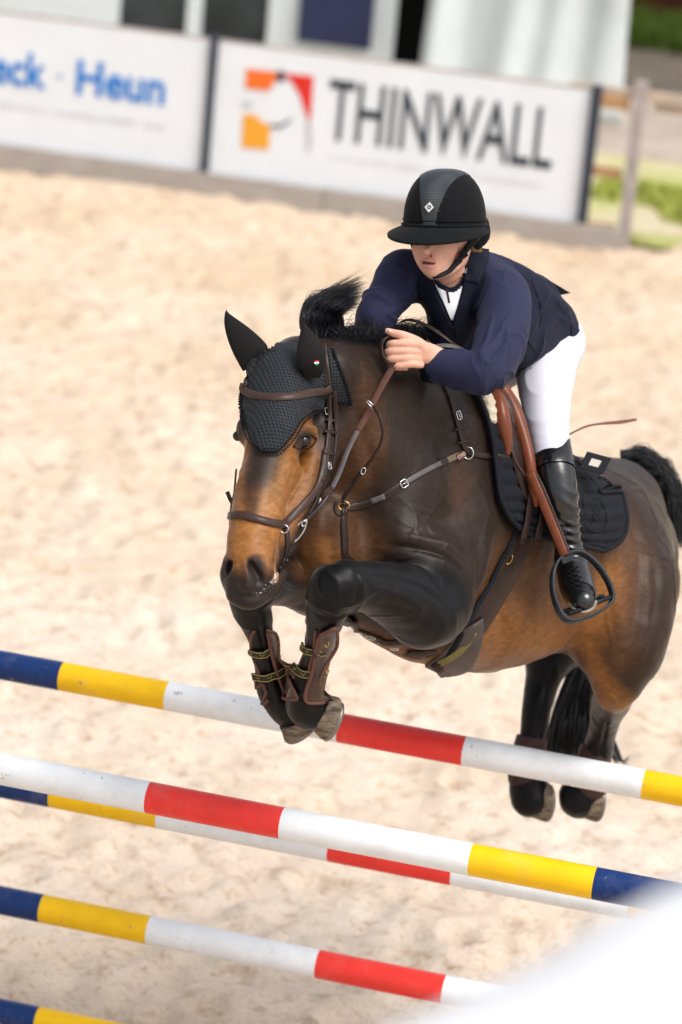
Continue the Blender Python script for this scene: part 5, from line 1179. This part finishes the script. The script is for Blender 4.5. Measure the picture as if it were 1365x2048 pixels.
MB().add(a + b, [(0, 1, 2, 3, 4, 5), (11, 10, 9, 8, 7, 6)] + [(i, (i + 1) % 6, 6 + (i + 1) % 6, 6 + i) for i in range(6)]).build('rein_stop', M_lea2, bri, False)
q = catmull(w3([(795, 722, 10.075), (780, 730, 10.07), (767, 716, 10.075), (763, 696, 10.08), (768, 680, 10.085), (784, 675, 10.10)]), 5); MB().ribbon(q, np.tile(cdir(-.9, .1, .45), (len(q), 1)), .022, .004).build('rein_loop', M_lea2, bri)
q = catmull(w3([(796, 652, 10.36), (806, 643, 10.34), (824, 641, 10.31), (850, 650, 10.27), (880, 668, 10.25), (910, 690, 10.25), (945, 712, 10.28)]), 5); MB().ribbon(q, np.tile(cdir(0, .8, .6), (len(q), 1)), .013, .004).build('rein_end', M_lea, bri)
q = catmull(w3([(868, 694, 10.2), (895, 692, 10.2), (922, 698, 10.22), (945, 712, 10.26)]), 4); MB().ribbon(q, np.tile(cdir(0, .7, .7), (len(q), 1)), .018, .004).build('rein_end', M_grey, bri)

# ---- breastplate and martingale
bre_ = empty('breastplate', P(690, 1010, 10.1), 'dark leather breastplate with silver buckles across the horse chest and shoulder', 'breastplate')
stitched('shoulder_strap', [(694, 1016), (725, 1008), (765, 994), (806, 968), (850, 942), (890, 922), (922, 908)], .020, .005, M_lea, bre_, 10.15)
strap('overlay_strap', [(806, 968), (850, 942), (884, 925)], .015, .003, M_grey, bre_, HB, 10.2, .007)
strap('elastic', [(884, 925), (915, 911)], .019, .003, mat('elastic', (.16, .12, .075), .8, vary=.1), bre_, HB, 10.3, .006)
strap('patch', [(742, 1002), (770, 992)], .017, .003, M_grey, bre_, HB, 10.2, .006)
buckle(806, 968, 10.2, -.5, .012, .011, bre_, off=.009)
p, n = hit(918, 912, HB, 10.35); ax_a = nrm(R_ * .92 + U_ * .38); ax_a = nrm(ax_a - n * (ax_a @ n)); ax_b = np.cross(n, ax_a)
MB().box(p + n * .012, [ax_a, ax_b, n], (.0155, .0095, .002)).build('name_tag', mat('tag_leather', (.14, .055, .045), .5), bre_, False)
cu = bpy.data.curves.new('tag_lettering', 'FONT'); cu.body = 'CWD'; cu.size = .0135; cu.extrude = .0004; cu.align_x = 'CENTER'; cu.align_y = 'CENTER'
o = bpy.data.objects.new('tag_lettering', cu); COL.objects.link(o); bpy.context.view_layer.update(); me = bpy.data.meshes.new_from_object(o.evaluated_get(bpy.context.evaluated_depsgraph_get())); bpy.data.objects.remove(o)
co = np.empty(len(me.vertices) * 3); me.vertices.foreach_get('co', co); co = co.reshape(-1, 3); by_ = ax_b if ax_b @ U_ > 0 else -ax_b
me.vertices.foreach_set('co', (p + n * .0146 + co[:, :1] * ax_a + co[:, 1:2] * by_ + co[:, 2:] * n).ravel()); me.materials.clear(); me.materials.append(mat('tag_print', (.5, .45, .42), .5)); tlo = bpy.data.objects.new('lettering', me); COL.objects.link(tlo); tlo.parent = bre_; tlo.matrix_parent_inverse = Matrix.Translation(-bre_.location)
p, n = hit(934, 906, HB, 10.4); ring('ring', p + n * .007, R_, U_, .0155, .018, .0022, M_steel, bre_)
stitched('wither_strap', [(884, 765), (900, 800), (912, 840), (920, 870), (930, 898), (950, 909), (990, 913)], .017, .006, M_lea, bre_, 10.4, None, .003)
strap('saddle_strap', [(985, 912), (1020, 917), (1050, 922)], .012, .004, M_lea, bre_, HB, 10.5, .022)
buckle(986, 912, 10.45, 0, .012, .009, bre_, off=.013); buckle(913, 832, 10.4, 1.2, .013, .009, bre_, off=.013)
for v in ((918, 858), (925, 884)): strap('keeper', [(v[0] - 12, v[1] + 2), (v[0] + 12, v[1] - 2)], .007, .004, M_lea, bre_, HB, 10.4, .008)
strap('chest_strap', [(690, 1012), (688, 1050), (689, 1085), (691, 1122)], .024, .006, M_lea, bre_, HB, 10.12, tol=.16)
strap('chest_strap', [(692, 1195), (702, 1230), (720, 1268), (745, 1300), (775, 1318), (820, 1328)], .024, .006, M_lea, bre_, HB, 10.35, tol=.22)
strap('chest_overlay', [(698, 1212), (710, 1245)], .030, .005, M_lea2, bre_, HB, 10.35, .008, tol=.22)
buckle(738, 1290, 10.35, 1.0, .013, .012, bre_, off=.012); buckle(788, 1320, 10.4, .2, .012, .010, bre_, off=.012)
p, n = hit(684, 1015, HB, 10.1); ring('ring', p + n * .010, nrm(R_), nrm(U_), .016, .013, .0026, M_brass, bre_)
q = catmull(w3([(684, 1000, 10.03), (672, 1006, 10.02), (670, 1020, 10.02), (678, 1030, 10.02), (690, 1026, 10.02), (695, 1012, 10.03)]), 4); MB().tube(q, .005, 8).build('neck_strap_loop', M_lea, bre_)
q = catmull(w3([(684, 1004, 10.04), (694, 985, 10.03), (712, 958, 10.0), (732, 935, 9.99), (756, 900, 9.97), (766, 868, 9.96), (760, 835, 9.96), (748, 812, 9.98)]), 5); MB().ribbon(q, np.tile(cdir(-.3, .1, 1), (len(q), 1)), np.interp(np.linspace(0, 1, len(q)), [0, .4, .55, 1], [.013, .013, .008, .008]), .004).build('rein_fork', M_lea, bre_)
ring('fork_ring', P(741, 808, 9.99), cdir(.72, -.7, 0), cdir(.3, .3, .9), .0165, .008, .0018, M_steel, bre_); buckle_o = ring('fork_buckle', P(727, 942, 9.985), cdir(.3, .95, 0), cdir(.95, -.3, 0), .010, .006, .0016, M_steel, bre_)

# ---- saddle cloth
pad = empty('saddle_pad', P(1100, 1000, 10.6), 'black quilted saddle pad under the brown saddle', 'saddle pad')
M_pad = mat('pad_cotton', (.010, .011, .015), .9, [(500, .2, .001)], vary=.2, vscale=30)
dpad = lambda u, v: None
def quilt(x, y):
    e = min(x, 1 - x, y, 1 - y) if True else 1
    q = abs(math.sin((x * 11 + .35 * math.sin(y * 7)) * math.pi)); return .0115 * q ** .55 * (1 if e > .045 else 0) + (.007 if e <= .045 else 0)
def logo(x, y): return 0
o, tp_, nn_ = patch('quilted_cloth', [(935, 772), (952, 810), (968, 850), (978, 900), (985, 950), (990, 1000), (1008, 1035), (1036, 1062)], [(1150, 905), (1178, 915), (1205, 938), (1225, 965), (1238, 1005), (1244, 1045), (1234, 1080), (1196, 1100)], 66, 60, .006, .010, M_pad, pad, HB, lambda u, v: 10.45 + max(0, u - 990) / 250 * .45, quilt, 4, tol=.25)
ed = np.array(list(tp_[:, 0]) + list(tp_[-1, 1:]) + list(tp_[::-1, -1][1:])); 
for _ in range(3): ed[1:-1] = (ed[1:-1] * 2 + ed[2:] + ed[:-2]) / 4
MB().tube(ed, .0075, 8).build('binding', M_black, pad)
TB = BVHTree.FromPolygons([tuple(map(float, v)) for v in tp_.reshape(-1, 3)], [(i * 61 + j, i * 61 + j + 1, (i + 1) * 61 + j + 1, (i + 1) * 61 + j) for i in range(66) for j in range(60)])
for pts in ([(1172, 1030), (1166, 995), (1178, 980), (1196, 988), (1203, 1010), (1196, 1028), (1184, 1022)], [(1186, 996), (1200, 1000), (1212, 1024), (1212, 1048), (1200, 1062), (1180, 1060), (1168, 1046)], [(1184, 1028), (1190, 1042), (1182, 1048)]):
    c = catmull(pts, 5); MB().tube([hit(a[0], a[1], TB, 10.8)[0] - F_ * .001 for a in c], .0028, 6).build('stitched_emblem', M_black, pad)
strap('girth_loop', [(1030, 1030), (1055, 1036), (1078, 1042)], .030, .004, M_black, pad, TB, 10.55, .004)
q = [P(1176, 903, 10.72), P(1224, 916, 10.78), P(1207, 948, 10.74), P(1160, 936, 10.68)]; nq = nrm(np.cross(q[1] - q[0], q[3] - q[0])); nq = nq if nq @ F_ < 0 else -nq
ctr = sum(q) / 4; qi = [ctr + (p - ctr) * .42 - (q[1] - q[0]) * .02 for p in q]
MB().add([p - nq * .001 for p in qi], [(0, 1, 2, 3)]).build('tab_centre', mat('tab_white', (.42, .38, .34), .7), pad, False)
mbq = MB(); mbq.add(q + qi + [p - nq * .004 for p in q] + [p - nq * .004 for p in qi], [(i, (i + 1) % 4, 4 + (i + 1) % 4, 4 + i) for i in range(4)] + [(8 + (i + 1) % 4, 8 + i, 12 + i, 12 + (i + 1) % 4) for i in range(4)] + [(i, 8 + i, 8 + (i + 1) % 4, (i + 1) % 4) for i in range(4)] + [(4 + i, 4 + (i + 1) % 4, 12 + (i + 1) % 4, 12 + i) for i in range(4)]).build('square_tab', M_black, pad, False)
strap('tab_base', [(1150, 930), (1175, 940), (1200, 950)], .018, .006, M_black, pad, HB, 10.8, .012)
# ---- girth
gi_ = empty('girth', P(970, 1200, 10.4), 'dark leather girth with a belly guard running under the horse', 'girth')
gp, gn = strap('girth_strap', [(1054, 1040), (1040, 1085), (1018, 1130), (990, 1185), (958, 1240), (925, 1295), (898, 1335)], np.interp(np.linspace(0, 1, 31), [0, .3, .7, 1], [.078, .090, .105, .10]), .012, M_lea, gi_, HB, 10.5, .006, tol=.2)
tan = nrm(np.gradient(gp, axis=0)); bb = nrm(np.cross(tan, gn))
for sg in (-.055, .055):
    pass
sd_ = 1 if proj(gp[10] + bb[10] * .05)[0][0] < proj(gp[10])[0][0] else -1
MB().tube(gp + gn * .008 + bb * (sd_ * np.interp(np.linspace(0, 1, len(gp)), [0, .3, .7, 1], [.040, .046, .053, .05])[:, None]), .009, 8).build('girth_edge', M_black, gi_)
for i, du in enumerate((-14, 14)): strap('billet', [(1060 + du, 985), (1056 + du, 1010), (1051 + du, 1040), (1042 + du, 1078)], .028, .005, M_lea, gi_, HB, 10.5, .034)
def airpatch(name, lc, rc, n, m_, th, mt, parent, bulge=0.0):
    A = catmull(w3(lc), 8); Bc = catmull(w3(rc), 8); t = np.linspace(0, 1, n + 1)
    A = np.stack([np.interp(t, np.linspace(0, 1, len(A)), A[:, q]) for q in range(3)], 1); Bc = np.stack([np.interp(t, np.linspace(0, 1, len(Bc)), Bc[:, q]) for q in range(3)], 1)
    x = np.linspace(0, 1, m_ + 1)[None, :, None]; G = A[:, None] * (1 - x) + Bc[:, None] * x - F_ * (bulge * np.sin(np.pi * x))
    w = m_ + 1; K = (n + 1) * w; idx = np.arange(K).reshape(n + 1, w); f = np.stack([idx[:-1, :-1], idx[:-1, 1:], idx[1:, 1:], idx[1:, :-1]], -1).reshape(-1, 4)
    rim = np.array(list(idx[0, :]) + list(idx[1:, -1]) + list(idx[-1, -2::-1]) + list(idx[-2:0:-1, 0])); r2 = np.roll(rim, -1); nn_ = vnormals(G.reshape(-1, 3), f); nn_ *= np.sign((nn_ @ -F_))[:, None]
    o = mesh_obj(name, np.vstack([G.reshape(-1, 3) + nn_ * th, G.reshape(-1, 3)]), np.vstack([f, f[:, ::-1] + K, np.stack([r2, rim, rim + K, r2 + K], 1)]), mt, parent)
    bm = bmesh.new(); bm.from_mesh(o.data); bmesh.ops.recalc_face_normals(bm, faces=bm.faces); bm.to_mesh(o.data); bm.free(); return G, nn_.reshape(G.shape)
G, gn2 = airpatch('belly_guard', [(922, 1262, 10.46), (892, 1296, 10.49), (868, 1318, 10.52), (852, 1330, 10.58)], [(964, 1236, 10.47), (962, 1285, 10.50), (946, 1328, 10.58), (925, 1344, 10.62), (894, 1350, 10.68)], 20, 14, .008, mat('belly_guard_leather', (.075, .058, .052), .45, vary=.3, vscale=9, coat=.1), gi_, .02)
MB().tube(np.vstack([G[:, -1], G[-1, ::-1]]), .005, 8).build('guard_edge', M_lea, gi_)
airpatch('guard_trim', [(944, 1262, 10.455), (922, 1292, 10.47), (896, 1312, 10.49), (874, 1322, 10.51)], [(954, 1268, 10.46), (934, 1298, 10.475), (908, 1320, 10.50), (880, 1332, 10.53)], 16, 4, .003, mat('guard_trim', (.20, .17, .06), .5, vary=.3), gi_, .0)
p, n = hit(1012, 1115, HB, 10.4); ring('ring', p + n * .018, nrm(R_ * .5 + U_ * .86), nrm(R_ * .86 - U_ * .5), .015, .006, .002, M_brass, gi_)
strap('red_label', [(1002, 1160), (988, 1182)], .006, .0015, mat('red_thread', (.4, .02, .03), .6), gi_, HB, 10.4, .016)
strap('chest_link', [(890, 1330), (850, 1332), (812, 1328)], .045, .007, M_lea, gi_, HB, 10.45, .003, tol=.22)

# ---- saddle
sad = empty('saddle', P(1040, 900, 10.7), 'brown leather jumping saddle with knee rolls and hanging stirrup leather', 'saddle')
M_wool = mat('sheepskin', (.62, .55, .42), .95, [(120, 1.0, .006)], vary=.25, vscale=60)
wf = Field(.006)
wf.chain([(958, 765, 10.44, 17), (972, 800, 10.41, 16), (984, 838, 10.40, 12)], k=.01, sub=3)
V, Fc = wf.run(); V = V + vnormals(V, Fc) * ((vnoise3(V * 90, 31) - .4) * .012)[:, None]; mesh_obj('sheepskin', V, Fc, M_wool, sad)
wf = Field(.006); wf.chain([(922, 704, 10.55, 10), (940, 714, 10.55, 13)], k=.01, sub=2); V, Fc = wf.run(); V = V + vnormals(V, Fc) * ((vnoise3(V * 90, 31) - .4) * .012)[:, None]; mesh_obj('sheepskin', V, Fc, M_wool, sad)
def tubeleather(pts, name, mt, flat=None, k=.01, h=.0045, extra=None):
    f = Field(h); f.chain(pts, k=k, sub=5, flat=flat)
    V, Fc = f.run(); V = relax(V, Fc, 2); return mesh_obj(name, V, Fc, mt, sad)
tubeleather([(990, 782, 10.46, 10), (998, 805, 10.43, 16), (1005, 840, 10.41, 17), (1012, 872, 10.41, 13), (1016, 905, 10.42, 7)], 'knee_roll', M_tanl)
tubeleather([(998, 790, 10.53, 12), (1016, 820, 10.52, 14), (1024, 860, 10.51, 12)], 'knee_block', M_lea2)
tubeleather([(985, 762, 10.56, 12), (1008, 785, 10.56, 16), (1030, 825, 10.53, 15), (1048, 875, 10.50, 13), (1060, 925, 10.47, 12), (1066, 975, 10.46, 9), (1072, 1010, 10.47, 5)], 'flap_edge', M_tanl)
tubeleather([(975, 760, 10.62, 10), (1000, 772, 10.60, 12), (1030, 812, 10.57, 12), (1052, 865, 10.54, 9), (1064, 915, 10.5, 7)], 'seat_edge', M_lea2)
sf = Field(.006); sf.chain([(985, 790, 10.72, 18), (1040, 870, 10.88, 30), (1085, 905, 11.0, 30)], k=.03, sub=5, flat=(U_, 1.5)); V, Fc = sf.run(); mesh_obj('seat', V, Fc, M_lea, sad)
patch('saddle_flap', [(1000, 800), (1005, 860), (1012, 920), (1030, 980), (1045, 1010)], [(1050, 840), (1066, 880), (1090, 930), (1110, 980), (1110, 1020)], 20, 10, .022, .008, M_lea, sad, HB, 10.5)
strap('billet_guard', [(1006, 900), (1022, 935), (1040, 965)], .012, .004, M_lea2, sad, HB, 10.5, .03)
sl = catmull(w3([(1060, 945, 10.45), (1078, 985, 10.43), (1105, 1050, 10.42), (1130, 1112, 10.40)]), 8); MB().ribbon(sl, np.tile(cdir(-.35, .1, .9), (len(sl), 1)), .027, .006).build('stirrup_leather', M_tanl, sad)
sl2 = catmull(w3([(1068, 948, 10.47), (1086, 985, 10.45), (1112, 1050, 10.44), (1136, 1112, 10.42)]), 8); MB().ribbon(sl2, np.tile(cdir(-.35, .1, .9), (len(sl2), 1)), .024, .004).build('stirrup_leather', M_lea2, sad)
buckle(1048, 956, 10.5, 1.5, .018, .007, sad, off=.036)
sw = catmull(w3([(1132, 874, 10.9), (1150, 864, 10.95), (1175, 853, 11.02), (1205, 848, 11.1), (1240, 845, 11.18), (1272, 840, 11.25)]), 5)
MB().ribbon(sw, np.tile(cdir(.1, .8, .6), (len(sw), 1)), np.interp(np.linspace(0, 1, len(sw)), [0, .5, .8, 1], [.004, .007, .018, .010]), .004).build('whip', M_tanl, None); wo_ = list(o for o in bpy.data.objects if o.name == 'whip')[0]; tag(wo_, 'thin tan leather strap end flying out behind the rider leg', 'strap')
# ---- stirrup iron
sti = empty('stirrup', P(1165, 1180, 10.45), 'black stirrup iron around the rider boot', 'stirrup')
M_iron = mat('black_iron', (.035, .040, .046), .42, [(60, .3, .003)], vary=.4, vscale=18, metal=.3)
out = [(1128, 1116, 10.41), (1116, 1128, 10.40), (1108, 1150, 10.38), (1108, 1180, 10.36), (1114, 1206, 10.34), (1126, 1230, 10.33), (1142, 1240, 10.33), (1175, 1232, 10.36), (1205, 1216, 10.39), (1222, 1200, 10.41), (1220, 1178, 10.42), (1208, 1152, 10.43), (1190, 1128, 10.43), (1170, 1112, 10.43), (1150, 1106, 10.42)]
q = catmull(w3(out + out[:1]), 4)[:-1]; MB().ribbon(q, np.array([nrm((p - q.mean(0)) - F_ * .0) for p in q]), .030, .009, closed=True).build('frame', M_iron, sti)
q1, q2 = P(1128, 1228, 10.36), P(1216, 1192, 10.44); ax1 = nrm(q2 - q1); nf = nrm(U_ - ax1 * (U_ @ ax1)); dd_ = np.cross(ax1, nf)
for k in (-.5, .5): MB().box((q1 + q2) / 2 + dd_ * k * .05 , [ax1, nf, dd_], (np.linalg.norm(q2 - q1) / 2, .005, .009)).build('tread', M_iron, sti)
for k in np.linspace(-.75, .75, 5): MB().box((q1 + q2) / 2 + ax1 * k * np.linalg.norm(q2 - q1) / 2, [ax1, nf, dd_], (.004, .0045, .03)).build('tread_bar', M_iron, sti, False)
MB().box(P(1136, 1118, 10.395), [cdir(.9, .35, 0), cdir(-.35, .9, 0), -F_], (.019, .009, .009)).build('leather_slot', M_iron, sti, False)

# ---- tendon boots
M_shell = mat('tendon_boot_shell', (.055, .028, .020), .30, [(14, .25, .006)], vary=.35, vscale=14, coat=.5); M_rim = mat('neoprene_rim', (.13, .060, .045), .75, [(200, .2, .001)], vary=.15); M_olive = mat('strap_olive', (.035, .035, .018), .7, vary=.2); M_cord = mat('gold_cord', (.42, .32, .12), .5, metal=.3)
HWf = [(v_, f_) for v_, f_ in ()]
def tendon_boot(label, path, lr, rr, straps, group, shell=True):
    r = empty('tendon_boot', P(*path[0][:3]), label, 'tendon boot', group)
    L_ = [(a[0], a[1]) for a in lr]; Rr = [(a[0], a[1]) for a in rr]; d0 = path[0][2]
    if shell:
        o, tpp, nn_ = patch('shell', L_, Rr, 26, 12, .006, .006, M_shell, r, HB, d0)
        ed = np.array(list(tpp[:, 0]) + list(tpp[-1, 1:]) + list(tpp[::-1, -1][1:]) + list(tpp[0, ::-1][1:-1]))
        for _ in range(3): ed = (ed * 2 + np.roll(ed, 1, 0) + np.roll(ed, -1, 0)) / 4
        MB().tube(ed, .0052, 8, closed=True).build('rim', M_rim, r)
    for (a, b, c) in straps:
        cc_ = catmull([a, b, c], 6); p_, n_ = strap('strap', [tuple(x) for x in cc_], .024, .005, M_olive, r, HB, d0, .008, 1)
        sbo = bpy.data.objects[[o.name for o in bpy.data.objects if o.parent == r and o.name.startswith('strap')][-1]]
        tan = nrm(np.gradient(p_, axis=0)); bb = nrm(np.cross(tan, n_)); m1 = MB()
        for sg in (-1, 1): m1.tube(p_ + n_ * .013 + bb * sg * .0105, .0013, 5)
        for i in range(2, len(p_) - 1, 4):
            q = p_[i] + n_[i] * .0132
            for sg in (-1, 1): m1.tube([q + bb[i] * .004, q + tan[i] * sg * .005 - bb[i] * .001, q + tan[i] * sg * .007 - bb[i] * .004], .0009, 4)
        m1.build('gold_cord', M_cord, sbo)['kind'] = 'stuff'
    return r
b1 = tendon_boot('brown tendon boot on the near foreleg with two gold corded straps', [(625, 1300, 9.99)], [(640, 1264), (634, 1300), (624, 1345), (610, 1385), (616, 1404)], [(672, 1248), (670, 1300), (663, 1345), (660, 1380), (645, 1402)],
    [((602, 1290), (620, 1300), (650, 1300)), ((590, 1335), (610, 1346), (650, 1344))], 'tendon boots on the forelegs')
b2 = tendon_boot('brown tendon boot on the far foreleg below the horse muzzle', [(530, 1300, 10.13)], [(530, 1255), (536, 1290), (545, 1330), (560, 1370), (572, 1395)], [(545, 1262), (556, 1300), (572, 1335), (590, 1372), (598, 1396)],
    [((499, 1302), (525, 1306), (552, 1290)), ((512, 1352), (540, 1352), (574, 1334))], 'tendon boots on the forelegs')
for pts, par, d in (([(598, 1290), (592, 1330), (580, 1350), (572, 1370), (578, 1392), (590, 1400)], b1, 10.05), ([(632, 1262), (628, 1300), (618, 1345)], b1, 10.0), ([(508, 1262), (502, 1285), (508, 1340), (512, 1365), (514, 1392), (524, 1408), (538, 1400)], b2, 10.15)):
    c = catmull(pts, 5); MB().tube([hit(a[0], a[1], HB, d)[0] - F_ * .004 for a in c], .0050, 8).build('rim', M_rim, par)
for (u, v, du, dv) in ((652, 1276, 10, 14), (648, 1330, 5, 18)):
    p_, n_ = hit(u, v, HB, 9.98); MB().tube([p_ + n_ * .015 + R_ * (-.006) * math.cos(t) * du / 10 - U_ * .010 * math.sin(t) * dv / 10 for t in np.linspace(.3, 4.2, 14)], .0018, 6).build('gold_mark', M_brass, b1)
for (u, v) in ((632, 1300), (634, 1344)):
    p_, n_ = hit(u, v, HB, 9.98); MB().box(p_ + n_ * .015, [nrm(R_), nrm(U_), n_], (.006, .013, .003)).build('clasp', M_lea2, b1, False)
for (pts, lb) in (((1188, 1496), 'brown fetlock boot on the near hind leg just above the white pole'), ((1060, 1478), 'brown fetlock boot on the far hind leg just above the white pole')):
    u, v = pts; D = 11.63 if u > 1100 else 11.66; f = Field(.005); f.chain([(u + 6, v - 12, D, 30), (u, v + 20, D, 34), (u - 6, v + 50, D + .03, 37), (u - 8, v + 75, D + .03, 36)], k=.01, sub=3)
    f.chain([(u + 10, v - 45, D, 34), (u + 8, v - 22, D, 34)], k=.004, sub=2, op=1); V, Fc = f.run(); o = mesh_obj('fetlock_boot', V, Fc, mat('fetlock_boot', (.055, .030, .028), .5, [(60, .3, .003)], vary=.3, vscale=20)); tag(o, lb, 'fetlock boot', 'fetlock boots on the hind legs')
